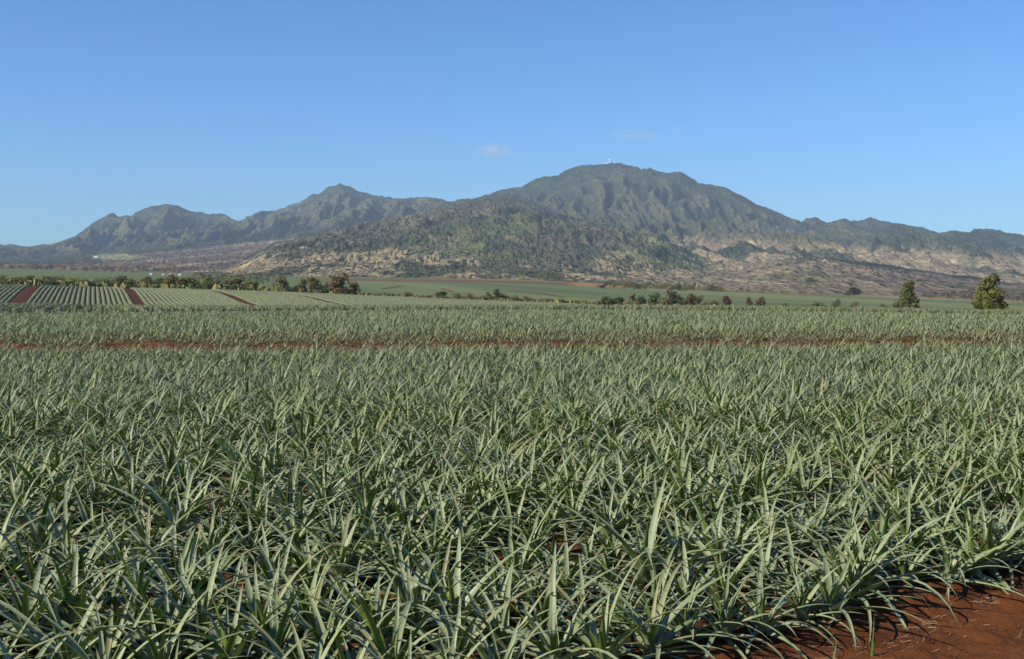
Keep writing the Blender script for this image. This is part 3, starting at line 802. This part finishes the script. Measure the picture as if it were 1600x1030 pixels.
def trunk_mesh(seed, limbs=5, top=.75, r0=.03):
    r = random.Random(seed); V, Fc = [], []
    def tube(p, q, ra, rb, n=6):
        p, q = Vector(p), Vector(q); d = (q - p).normalized(); u = d.orthogonal().normalized(); w = d.cross(u); b = len(V)
        for c, rad in ((p, ra), ((p + q) / 2 + u * ra * .6, (ra + rb) / 2), (q, rb)):
            for i in range(n):
                an = 2 * math.pi * i / n; V.append(c + (u * math.cos(an) + w * math.sin(an)) * rad)
        for s in (0, 1):
            for i in range(n): Fc.append([b + s * n + i, b + s * n + (i + 1) % n, b + (s + 1) * n + (i + 1) % n, b + (s + 1) * n + i])
    tube((0, 0, -.05), (r.uniform(-.03, .03), r.uniform(-.03, .03), top), r0, r0 * .4)
    for i in range(limbs):
        z = r.uniform(.1, top * .8); a = r.uniform(0, 6.28); l = r.uniform(.18, .36)
        tube((0, 0, z), (math.cos(a) * l, math.sin(a) * l, z + l * r.uniform(.4, 1.0)), r0 * .5, r0 * .12, 5)
    return mesh_np('trunk', np.array([list(v) for v in V]), np.array(Fc), M_BARK, True)
CR = {'round': [crown_mesh(100 + i, 1100, 'round') for i in range(5)], 'cone': [crown_mesh(120 + i, 800, 'cone') for i in range(3)],
      'low': [crown_mesh(140 + i, 700, 'low') for i in range(4)], 'tall': [crown_mesh(160 + i, 3600, 'tall') for i in range(2)],
      'tiny': [crown_mesh(180 + i, 170, 'round') for i in range(5)]}
TRK_M = [trunk_mesh(200 + i) for i in range(4)]
C_OLIVE = (0.175, 0.168, 0.060); C_GREEN = (0.10, 0.13, 0.04); C_BROWN = (0.185, 0.158, 0.072); C_RED = (0.145, 0.108, 0.062)
C_PURP = (0.125, 0.106, 0.074); C_DARK = (0.05, 0.06, 0.032); C_YEL = (0.14, 0.15, 0.035)
rb_ = random.Random(21)
def bush(px, d, wpx, top, col, kind, label, cat='bush', group=None, trunk=True, name=None, base=None):
    """stands on the ground at distance d; top is the photograph row its tip reaches"""
    a, s = ray(px, top)
    x, y = math.sin(a) * d, math.cos(a) * d
    gz = float(ground_z(np.array([x]), np.array([y]), False)[0])
    h = max(H + s * d - gz, .5); w = wpx / F * d
    name = name or ('tree' if cat == 'tree' else 'bush')
    cr = CR[kind][rb_.randrange(len(CR[kind]))]
    rz = rb_.uniform(0, 6.28)
    c = tuple(k * rb_.uniform(.88, 1.14) for k in col) + (1,)
    if not trunk:
        o = link(name, cr, None, (x, y, gz)); o.scale = (w, w, h); o.rotation_euler = (0, 0, rz); o.color = c
        return tag(o, label, cat, group)
    root = link(name, None, None, (x, y, gz)); root.empty_display_size = .5
    tag(root, label, cat, group)
    o = link('crown', cr, root); o.scale = (w, w, h); o.rotation_euler = (0, 0, rz); o.color = c
    t = link('trunk', TRK_M[rb_.randrange(4)], root); t.scale = (w * .8, w * .8, h)
    return root

bush(1420, 300, 36, 436, (0.120, 0.145, 0.042), 'tall', 'narrow olive-green tree standing alone behind the field, the smaller of the two at right', 'tree')
bush(1548, 290, 56, 426, (0.155, 0.18, 0.045), 'tall', 'tall yellow-green tree at the right edge of the field, the larger of two', 'tree')
bush(1400, 296, 22, 470, (0.085, 0.08, 0.03), 'low', 'low olive bush at the left foot of the smaller lone tree')
bush(1530, 286, 24, 474, (0.11, 0.10, 0.035), 'low', 'low olive bush at the left foot of the larger lone tree')
bush(1575, 288, 18, 478, C_BROWN, 'low', 'small brown bush at the right foot of the larger lone tree')
gh = 'bushes and trees lining the back of the striped rise'
HED = [(-12, 42, 428, C_OLIVE, 'low', 'olive'), (12, 40, 430, C_BROWN, 'low', 'brown'), (30, 30, 430, C_OLIVE, 'round', 'olive'), (50, 34, 427, C_OLIVE, 'round', 'olive'), (68, 34, 428, C_BROWN, 'round', 'brown'),
       (88, 34, 430, C_BROWN, 'low', 'brown'), (110, 36, 432, C_OLIVE, 'low', 'olive'), (132, 32, 435, C_OLIVE, 'low', 'olive'), (152, 30, 435, C_GREEN, 'low', 'green'), (172, 28, 433, C_OLIVE, 'low', 'olive'),
       (190, 34, 431, C_BROWN, 'round', 'brown'), (206, 24, 434, C_BROWN, 'low', 'brown'), (220, 22, 436, C_OLIVE, 'low', 'olive'), (234, 28, 428, C_BROWN, 'round', 'brown'), (250, 22, 434, C_GREEN, 'round', 'green'),
       (266, 28, 425, C_BROWN, 'round', 'brown'), (284, 24, 434, C_OLIVE, 'round', 'olive'), (299, 26, 430, C_BROWN, 'round', 'brown'), (326, 26, 429, C_OLIVE, 'round', 'olive'), (344, 24, 434, C_GREEN, 'low', 'green'),
       (366, 34, 431, C_BROWN, 'round', 'brown'), (391, 34, 436, C_OLIVE, 'round', 'olive'), (412, 20, 446, C_GREEN, 'low', 'green'), (438, 30, 431, C_BROWN, 'round', 'brown'), (456, 14, 448, C_OLIVE, 'low', 'olive'),
       (470, 22, 431, C_OLIVE, 'round', 'olive'), (489, 22, 428, C_BROWN, 'round', 'brown'), (506, 20, 441, C_BROWN, 'low', 'brown')]
WORD = {'low': 'low spreading', 'round': 'rounded'}
landm = ['far left edge', 'left of the wide dirt track', 'above the wide dirt track', 'between the first two dirt tracks', 'above the second dirt track', 'between the second and third tracks', 'above the third dirt track', 'right of the third track']
for k, (px, w, top, c, kd, cn) in enumerate(HED):
    where = ('at the hedge line end' if px < 20 else 'above the wide left dirt track' if px < 70 else 'between the first two tracks' if px < 185 else
             'above the second dirt track' if px < 240 else 'between second and third tracks' if px < 310 else 'above the third dirt track' if px < 380 else 'left of the big russet tree')
    seq = [j for j, q in enumerate(HED) if q[5] == cn and q[4] == kd]
    o_ = ORD[seq.index(k)] if seq.index(k) else 'first'
    bush(px, 500 + rb_.uniform(0, 22), w * 1.15, top, c, kd, '%s %s %s bush from left, %s' % (o_, WORD[kd], cn, where), 'bush', gh)
bush(533, 470, 48, 427, (0.15, 0.105, 0.05), 'round', 'large russet-brown spreading tree behind the rise, left of centre', 'tree')
bush(552, 476, 26, 440, C_BROWN, 'round', 'brown bush leaning against the right side of the large russet tree')
MIDB = [(560, 16, 457, C_OLIVE, 'low', 'low olive scrub just right of the large russet tree'),
        (590, 26, 461, C_GREEN, 'low', 'flat green scrub between the russet tree and the red stub track'),
        (630, 26, 457, C_RED, 'low', 'low rust-coloured bush below the short red track'),
        (662, 22, 461, C_OLIVE, 'low', 'flat olive scrub left of the green knobby bush'),
        (690, 16, 453, C_GREEN, 'round', 'knobby dark green bush left of centre on the field edge'),
        (712, 22, 458, C_OLIVE, 'low', 'low olive bush right of the knobby green bush'),
        (733, 20, 456, C_BROWN, 'low', 'brown bush left of the slim dark tree'),
        (751, 16, 462, C_OLIVE, 'low', 'tiny olive scrub beside the brown bush'),
        (765, 14, 456, C_GREEN, 'low', 'small green bush touching the slim dark tree on its left'),
        (779, 16, 448, C_PURP, 'round', 'slim dark purple-brown tree standing above the hedge near the centre'),
        (788, 14, 459, C_DARK, 'low', 'dark little bush at the right foot of the slim dark tree'),
        (806, 24, 462, C_OLIVE, 'low', 'low olive scrub right of the slim dark tree'),
        (829, 26, 463, C_RED, 'low', 'rust-brown scrub strip near the centre of the field edge'),
        (852, 24, 465, C_OLIVE, 'low', 'flat olive scrub right of the rust-brown strip'),
        (878, 26, 467, C_GREEN, 'low', 'thin green scrub where the pale track meets the field edge'),
        (906, 24, 468, C_OLIVE, 'low', 'thin olive scrub left of the double green bush'),
        (948, 18, 463, C_GREEN, 'round', 'left half of the paired green bushes right of centre'),
        (965, 22, 464, C_GREEN, 'round', 'right half of the paired green bushes right of centre'),
        (988, 15, 456, C_BROWN, 'cone', 'pointed brown bush right of the paired green bushes'),
        (1002, 18, 462, C_DARK, 'low', 'dark green bush hugging the pointed brown bush'),
        (1024, 22, 458, C_GREEN, 'round', 'rounded green bush at the left of the tallest thicket'),
        (1040, 20, 462, C_OLIVE, 'low', 'olive bush in the middle of the tallest thicket'),
        (1048, 20, 452, C_PURP, 'round', 'purple-brown tree top rising from the thicket'),
        (1062, 22, 460, C_GREEN, 'low', 'green bush between the two purple-brown tree tops'),
        (1077, 21, 455, C_PURP, 'round', 'purple-brown round tree at the right of the thicket'),
        (1094, 15, 460, C_BROWN, 'cone', 'pale brown twiggy bush right of the thicket'),
        (1112, 20, 468, C_BROWN, 'low', 'low tan-brown scrub right of the thicket'),
        (1134, 19, 462, C_RED, 'round', 'rounded rust-red bush standing alone right of the thicket'),
        (1170, 12, 464, C_RED, 'round', 'left one of two small dark red bushes'),
        (1189, 12, 464, C_RED, 'round', 'right one of two small dark red bushes'),
        (1222, 22, 474, C_GREEN, 'low', 'flat green scrub right of the two small red bushes'),
        (1280, 30, 472, C_GREEN, 'low', 'flat dark green bush left of the pointed brown shrub'),
        (1308, 15, 465, C_PURP, 'cone', 'pointed dark brown shrub with its flat green neighbour'),
        (1331, 22, 471, C_BROWN, 'low', 'low tan bush right of the pointed dark brown shrub'),
        (1381, 12, 475, C_DARK, 'low', 'tiny dark bush left of the smaller lone tree')]
for px, w, top, c, kd, lb in MIDB:
    d = 480 if px < 930 else 470
    bush(px, d if px < 1150 else 420, w * 1.35, top, c, kd, lb, 'tree' if 'tree' in lb.split(' beside')[0].split(' right of')[0].split(' left of')[0].split(' touching')[0].split(' at the right foot')[0] and 'tree' in lb[:34] else 'bush', None)
bush(1335, 1480, 20, 447, C_DARK, 'round', 'dark lone tree at the far edge of the green field, above the pointed shrub', 'tree')
bush(1327, 1475, 16, 453, C_DARK, 'low', 'low dark bush at the left foot of the far lone tree')

def line(n, px0, px1, d0, d1, topf, wl, cols, kinds, label, group, cat='tree'):
    for i in range(n):
        f = (i + rb_.uniform(.1, .9)) / n; px = px0 + (px1 - px0) * f
        bush(px, rb_.uniform(d0, d1), rb_.uniform(*wl), topf(px) + rb_.uniform(-2.5, 2.5), rb_.choice(cols), rb_.choice(kinds), label, cat, group, False)
line(30, 1440, 1650, 1370, 1420, poly([(1440, 456), (1470, 454), (1540, 453), (1600, 457), (1660, 459)]), (8, 13), [(0.085, 0.05, 0.036), C_PURP, (0.08, 0.065, 0.035)], ['tiny'],
     'thin russet tree in the long windbreak behind the right-hand green field', 'windbreak trees at the right')
line(28, 600, 905, 1850, 2100, poly([(600, 433), (640, 429), (700, 430), (780, 429), (830, 424), (900, 433)]), (8, 16), [C_OLIVE, C_BROWN, C_RED, C_GREEN], ['tiny'],
     'small scrubby tree along the red ploughed land below the foothill', 'scrub trees beyond the red ploughed land')
line(34, 930, 1130, 1300, 1450, poly([(930, 446), (960, 438), (1000, 442), (1060, 440), (1130, 447)]), (10, 19), [C_OLIVE, C_GREEN, C_DARK, C_BROWN], ['tiny', 'low'],
     'bush in the mixed thicket on the far side of the green field right of centre', 'thicket beyond the green field', 'bush')
line(14, 1130, 1300, 1380, 1480, poly([(1130, 450), (1300, 456)]), (7, 13), [C_RED, C_BROWN, C_PURP], ['tiny'],
     'small rust-brown bush at the far field edge between thicket and lone tree', 'small bushes at the far field edge', 'bush')
line(24, 300, 428, 1000, 1150, poly([(300, 424), (340, 427), (420, 424)]), (8, 14), [C_PURP, C_BROWN, C_DARK], ['tiny'],
     'dark brown tree in the line behind the hedge at left', 'dark tree line behind the hedge')
line(40, -20, 300, 2350, 2900, poly([(-20, 413), (80, 412), (180, 415), (300, 415)]), (7, 13), [C_DARK, C_PURP, C_OLIVE], ['tiny'],
     'tiny dark tree at the far end of the bright green flat at left', 'far trees below the left mountains')
line(14, 300, 400, 1900, 2400, poly([(300, 421), (400, 424)]), (6, 10), [C_DARK, C_GREEN], ['tiny'],
     'tiny green tree near the white sheds', 'trees near the white sheds')
# low weeds along the field edge
def weeds(name, label, pxs, d, n, col_mesh, hgt, spread, seed):
    r = np.random.default_rng(seed)
    px = r.uniform(pxs[0], pxs[1], n); dd = r.normal(d, spread, n)
    az = np.arctan((px - 800) / F); x = np.sin(az) * dd; y = np.cos(az) * dd
    z = ground_z(x, y, False)
    a = r.uniform(0, 6.28, n); h = hgt * r.uniform(.3, 1.2, n) * (.7 + .6 * N4(x * .15, y * .15)); w = h * r.uniform(.3, .7, n)
    b = np.stack([x, y, z], 1); t = np.stack([np.cos(a), np.sin(a), 0 * a], 1) * w[:, None]
    up = np.stack([r.normal(0, .3, n) * h, r.normal(0, .3, n) * h, h], 1)
    V = np.stack([b - t, b + t, b + up + t * .4, b + up - t * .4], 1).reshape(-1, 3)
    c0 = np.array(col_mesh); c = np.repeat(c0[r.integers(0, len(c0), n)] * r.uniform(.7, 1.3, (n, 1)), 4, 0)
    me = mesh_np(name, V, np.arange(n * 4).reshape(-1, 4), M_STRAW, False, None, c)
    tag(link(name, me), label, None, None, 'stuff')
weeds('undergrowth', 'tangled low weeds between the bushes behind the striped rise', (-120, 560), 498, 9000, [C_OLIVE, C_GREEN, C_BROWN], 2.6, 12, 5)
weeds('undergrowth', 'low weeds along the middle field edge', (560, 1400), 478, 9000, [C_OLIVE, C_GREEN, C_BROWN, C_RED], 1.7, 8, 6)

# ------------------------------------------------------------------ small buildings, mast, radar dome
def box(V, Fc, x0, x1, y0, y1, z0, z1):
    b = len(V); V += [(x0, y0, z0), (x1, y0, z0), (x1, y1, z0), (x0, y1, z0), (x0, y0, z1), (x1, y0, z1), (x1, y1, z1), (x0, y1, z1)]
    Fc += [[b, b + 3, b + 2, b + 1], [b + 4, b + 5, b + 6, b + 7], [b, b + 1, b + 5, b + 4], [b + 1, b + 2, b + 6, b + 5], [b + 2, b + 3, b + 7, b + 6], [b + 3, b, b + 4, b + 7]]
def shed(px, py, d, w, dp, h, label, zfix=None):
    x, y, z = at(px, py, d)
    g = z if zfix else float(ground_z(np.array([x]), np.array([y]), False)[0])
    root = link('white_shed', None, None, (x, y, g)); tag(root, label, 'shed', 'white sheds at the foot of the left mountains')
    V, Fc = [], []; box(V, Fc, -w / 2, w / 2, -dp / 2, dp / 2, -2, h)
    link('wall', mesh_np('wall', V, np.array(Fc), M_WHITE, False), root)
    o = .06 * w; e = h + .01
    V = [(-w / 2 - o, -dp / 2 - o, e), (w / 2 + o, -dp / 2 - o, e), (w / 2 + o, dp / 2 + o, e), (-w / 2 - o, dp / 2 + o, e), (-w / 2 - o, 0, e + h * .45), (w / 2 + o, 0, e + h * .45)]
    me = mesh_np('roof', V, [np.array([[0, 1, 5, 4], [2, 3, 4, 5], [3, 2, 1, 0]]), np.array([[1, 2, 5], [3, 0, 4]])], M_ROOF, False)
    link('roof', me, root)
    V, Fc = [], []; box(V, Fc, -w * .12, w * .12, -dp / 2 - .06, -dp / 2 - .01, 0, h * .7)
    link('door', mesh_np('door', V, np.array(Fc), m_plain('shed_door', (.2, .2, .2)), False), root)
shed(236, 425, 1850, 3.6, 5, 1.8, 'white shed beyond the hedge, leftmost of four in the line')
shed(255, 425, 1900, 3, 5, 1.6, 'white shed beyond the hedge, second from left in the line')
shed(266, 425, 1950, 3, 5, 1.5, 'white shed beyond the hedge, third from left in the line')
shed(281, 425, 1850, 4.2, 5, 2.2, 'white shed beyond the hedge, rightmost of four in the line')
def surf_z(X, Y, Z, x, y):
    i = np.argmin((X - x) ** 2 + (Y - y) ** 2); return float(Z.ravel()[i])
deps = bpy.context.evaluated_depsgraph_get()
bpy.context.view_layer.update()
def hit(px, py):
    a, s = ray(px, py); dr = Vector((math.sin(a), math.cos(a), float(s))).normalized()
    for nm in ('far_mountain_range', 'main_mountain', 'foothill', 'near_spur'):
        ob = bpy.data.objects[nm]; ok, loc, nr, _ = ob.ray_cast(Vector((0, 0, H)) + dr * 100, dr)
        if ok: yield loc
hs_ = list(hit(150, 402))
if hs_:
    x, y, z = hs_[0]
    root = link('white_hall', None, None, (x, y, z)); tag(root, 'lone white building on the mountain slope above the clearing at left', 'building')
    V, Fc = [], []; box(V, Fc, -12, 12, -7, 7, -12, 5); link('wall', mesh_np('wall', V, np.array(Fc), M_WHITE, False), root)
    V = [(-13, -8, 5.1), (13, -8, 5.1), (13, 8, 5.1), (-13, 8, 5.1), (-13, 0, 8), (13, 0, 8)]
    link('roof', mesh_np('roof', V, [np.array([[0, 1, 5, 4], [2, 3, 4, 5], [3, 2, 1, 0]]), np.array([[1, 2, 5], [3, 0, 4]])], M_ROOF, False), root)
def lathe(prof, n=12):
    V, Fc = [], []
    for r_, z_ in prof:
        for i in range(n): V.append((r_ * math.cos(6.28318 * i / n), r_ * math.sin(6.28318 * i / n), z_))
    for s in range(len(prof) - 1):
        for i in range(n): Fc.append([s * n + i, s * n + (i + 1) % n, (s + 1) * n + (i + 1) % n, (s + 1) * n + i])
    return V, np.array(Fc)
x, y, z = at(484, 431, 2150); g = float(ground_z(np.array([x]), np.array([y]), False)[0])
mast = link('white_mast', None, None, (x, y, g)); tag(mast, 'thin white mast standing by the pale road under the foothill', 'mast')
V, Fq = lathe([(.5, -1), (.42, 5), (.34, 11), (.28, 17)]); link('pole', mesh_np('pole', V, Fq, M_WHITE), mast)
V, Fc = [], []; box(V, Fc, -1.5, 1.5, -.2, .2, 16, 16.4); link('crossbar', mesh_np('crossbar', V, np.array(Fc), M_WHITE, False), mast)
# summit radar dome
px, MX, MY, MZ = MTN
j = int(np.argmin(np.abs(px - 951))); colz = MZ[:, j]; i = int(np.argmax(colz[:]/np.hypot(MX[:, j], MY[:, j])))
x, y, z = MX[i, j], MY[i, j], MZ[i, j]
dome = link('radar_dome', None, None, (x, y, z)); tag(dome, 'white radar ball on its tower at the top of the dome-shaped mountain', 'radar dome')
V, Fq = lathe([(5, -10), (5, 8), (4, 20)]); link('tower', mesh_np('tower', V, Fq, M_WHITE), dome)
V, Fq = lathe([(9.5 * math.cos(t_), 28 + 9.5 * math.sin(t_)) for t_ in np.linspace(-1.3, 1.57, 9)], 16); link('ball', mesh_np('ball', V, Fq, M_WHITE), dome)
V, Fc = [], []; box(V, Fc, -36, -16, -6, 6, -10, 2); box(V, Fc, 16, 44, -6, 6, -12, 1); link('base_building', mesh_np('base_building', V, np.array(Fc), M_WHITE, False), dome)

# ------------------------------------------------------------------ thin clouds above the haze
def cloud(px, py, d, w, h, dens, label, seed):
    x, y, z = at(px, py, d); n = 24
    V, Fq = lathe([(math.cos(t_), math.sin(t_)) for t_ in np.linspace(-1.55, 1.55, 10)], n)
    t = NT('thin_cloud'); tc = t.n('ShaderNodeTexCoord')
    ln = t.n('ShaderNodeVectorMath', operation='LENGTH'); t.l(tc.outputs['Object'], ln.inputs[0])
    mp = t.n('ShaderNodeMapping'); mp.inputs['Location'].default_value = (seed, seed, 0); mp.inputs['Scale'].default_value = (1.4, 1.4, .7); t.l(tc.outputs['Object'], mp.inputs[0])
    ns = t.noise(mp.outputs[0], 1.6, 5, .6).outputs[0]
    f = t.ramp(ln.outputs['Value'], .15, .95, 1.0, 0.0)
    dn = t.math('MULTIPLY', t.math('MULTIPLY', f, t.ramp(ns, .32, .72)), dens)
    pv = t.n('ShaderNodeVolumePrincipled'); pv.inputs['Color'].default_value = (.95, .95, .95, 1); t.l(dn, pv.inputs['Density'])
    t.l(pv.outputs[0], t.out.inputs['Volume'])
    o = link('cloud', mesh_np('cloud', V, Fq, t.m), None, (x, y, z)); o.scale = (w / F * d / 2, 300, h / F * d / 2)
    tag(o, label, None, None, 'stuff')
cloud(772, 236, 14000, 78, 30, .0045, 'small pale cloud left of the summit', 1.3)
cloud(990, 210, 14000, 120, 26, .0014, 'faint wispy cloud above the summit', 4.1)
cloud(1058, 204, 14000, 26, 12, .0014, 'tiny wisp right of the faint cloud', 7.7)

# ------------------------------------------------------------------ bare soil strip details
def rnd_strip(n, r, vmin=-4, vmax=9, umin=-5.5, umax=-.3):
    v = r.uniform(vmin, vmax, n) + 5; u = EDGE0 + umax - (umax - umin) * r.random(n) ** 1.2
    return RU[0] * v + RN[0] * u, RU[1] * v + RN[1] * u
def straw():
    r = np.random.default_rng(77); n = 24000
    x, y = rnd_strip(n, r); k = (N2(x * .9, y * 1.6) * 1.6 - .05 + r.normal(0, .22, n)) > .1
    x, y = x[k], y[k]; n = len(x)
    z = ground_z(x, y) + .012
    a = r.normal(ROWDIR, .8, n); L = r.uniform(.02, .26, n) * r.uniform(.4, 1, n); w = r.uniform(.0008, .0022, n); bigp = r.random(n) < .035; w = np.where(bigp, r.uniform(.004, .009, n), w); L = np.where(bigp, r.uniform(.10, .34, n), L); b = r.normal(0, .01, n)
    c, s = np.cos(a), np.sin(a)
    P = np.stack([np.stack([x - c * L / 2 - s * w, y - s * L / 2 + c * w, z], 1), np.stack([x - c * L / 2 + s * w, y - s * L / 2 - c * w, z], 1),
                  np.stack([x + c * L / 2 + s * w, y + s * L / 2 - c * w, z + np.abs(b)], 1), np.stack([x + c * L / 2 - s * w, y + s * L / 2 + c * w, z + np.abs(b) + .003], 1)], 1)
    cc = np.array([(0.20, 0.115, 0.06), (0.13, 0.065, 0.035), (0.27, 0.19, 0.12)])[r.integers(0, 3, n)]
    me = mesh_np('straw_litter', P.reshape(-1, 3), np.arange(n * 4).reshape(-1, 4), M_STRAW, False, None, np.repeat(cc, 4, 0))
    tag(link('straw_litter', me), 'dry straw and leaf litter scattered on the bare red soil', None, None, 'stuff')
straw()
def clods():
    r = np.random.default_rng(78); n = 9000
    x, y = rnd_strip(n, r, -5, 10, -6, .3); z = ground_z(x, y)
    s = .005 + .03 * r.random(n) ** 4 + (r.random(n) < .02) * .025
    base = np.array([(1, 0, 0), (-.5, .87, 0), (-.5, -.87, 0), (0, 0, 1.0), (0, 0, -.6)])
    P = base[None] * s[:, None, None] * r.uniform(.6, 1.3, (n, 5, 3)); a = r.uniform(0, 6.28, n); c, si = np.cos(a)[:, None], np.sin(a)[:, None]
    X = P[..., 0] * c - P[..., 1] * si + x[:, None]; Y = P[..., 0] * si + P[..., 1] * c + y[:, None]; Z = P[..., 2] + z[:, None]
    f = np.array([[0, 1, 3], [1, 2, 3], [2, 0, 3], [1, 0, 4], [2, 1, 4], [0, 2, 4]])
    Fq = (f[None] + (np.arange(n) * 5)[:, None, None]).reshape(-1, 3)
    cc = np.repeat(RED[None] * r.uniform(.7, 1.5, (n, 1)), 5, 0)
    me = mesh_np('soil_clods', np.stack([X, Y, Z], -1).reshape(-1, 3), Fq, M_SOIL, False, None, cc)
    tag(link('soil_clods', me), 'small red clods crumbled over the bare soil', None, None, 'stuff')
clods()
def ground_patch():
    """fine relief of the bare strip, laid just above the coarse sheet"""
    v = np.arange(-1.5, 16, .028); u = np.arange(EDGE0 - 6.5, EDGE0 + .5, .028)
    U, Vv = np.meshgrid(u, v, indexing='ij'); X = RU[0] * Vv + RN[0] * U; Y = RU[1] * Vv + RN[1] * U
    e = np.minimum(np.minimum((U - u[0]), (u[-1] - U)), np.minimum(Vv - v[0], v[-1] - Vv))
    Z = ground_z(X, Y) + .012 * sstep(0, .3, e) - .03 * (1 - sstep(0, .15, e)) + (.075 * np.abs(fbm(X * 1.7, Y * 1.7, 5, N3)) + .016 * fbm(X * 11, Y * 11, 3, N4)) * sstep(0, .3, e)
    c = np.tile(RED, (X.size, 1))
    me = mesh_np('bare_soil', np.stack([X, Y, Z], -1), grid_faces(*X.shape)[:, ::-1], M_SOIL, True, None, c)
    tag(link('bare_soil', me), 'bare strip of crumbly red soil at the lower right', None, None, 'structure')
ground_patch()
# grass shoots and the bright weed clump
def tuft(name, label, cat, x, y, n, Lr, Wd, spread, seed, th=(50, 85), curlr=(20, 90), cupv=.5):
    r = np.random.default_rng(seed); z = float(ground_z(np.array([x]), np.array([y]))[0])
    root = link(name, None, None, (x, y, z)); tag(root, label, cat); root.empty_display_size = .1
    for k in range(n):
        V, Fq, uv, col = leaf_batch(np.array([[r.normal(0, spread), r.normal(0, spread), 0]]), r.uniform(0, 6.28, 1), r.uniform(*Lr, 1), np.radians(r.uniform(*th, 1)), np.radians(r.uniform(*curlr, 1)),
                                    np.array([Wd]) * r.uniform(.7, 1.2), np.array([cupv]), r.normal(0, .05, 1), 9, 3, r.random(1), np.zeros(1))
        link('blade', mesh_np('blade', V, Fq, M_WEED, True, uv, col), root)
def gpt(px, py):
    a, s = ray(px, py); d = -H / float(s); return float(math.sin(a) * d), float(math.cos(a) * d)
x, y = gpt(1362, 1028); tuft('grass_shoot', 'single upright green grass shoot on the red soil at the lower right', 'grass shoot', x, y, 2, (.20, .27), .010, .01, 1, (80, 89), (5, 20))
x, y = gpt(1305, 1034); tuft('grass_shoot', 'leaning green grass shoot on the red soil at the bottom edge', 'grass shoot', x, y, 2, (.12, .17), .010, .015, 2, (50, 70), (5, 40))
x, y = gpt(215, 1030); tuft('weed_clump', 'bright green strap-leaved weed clump at the lower left corner', 'weed', x, y, 16, (.5, .85), .04, .09, 3, (35, 75), (30, 80), .35)
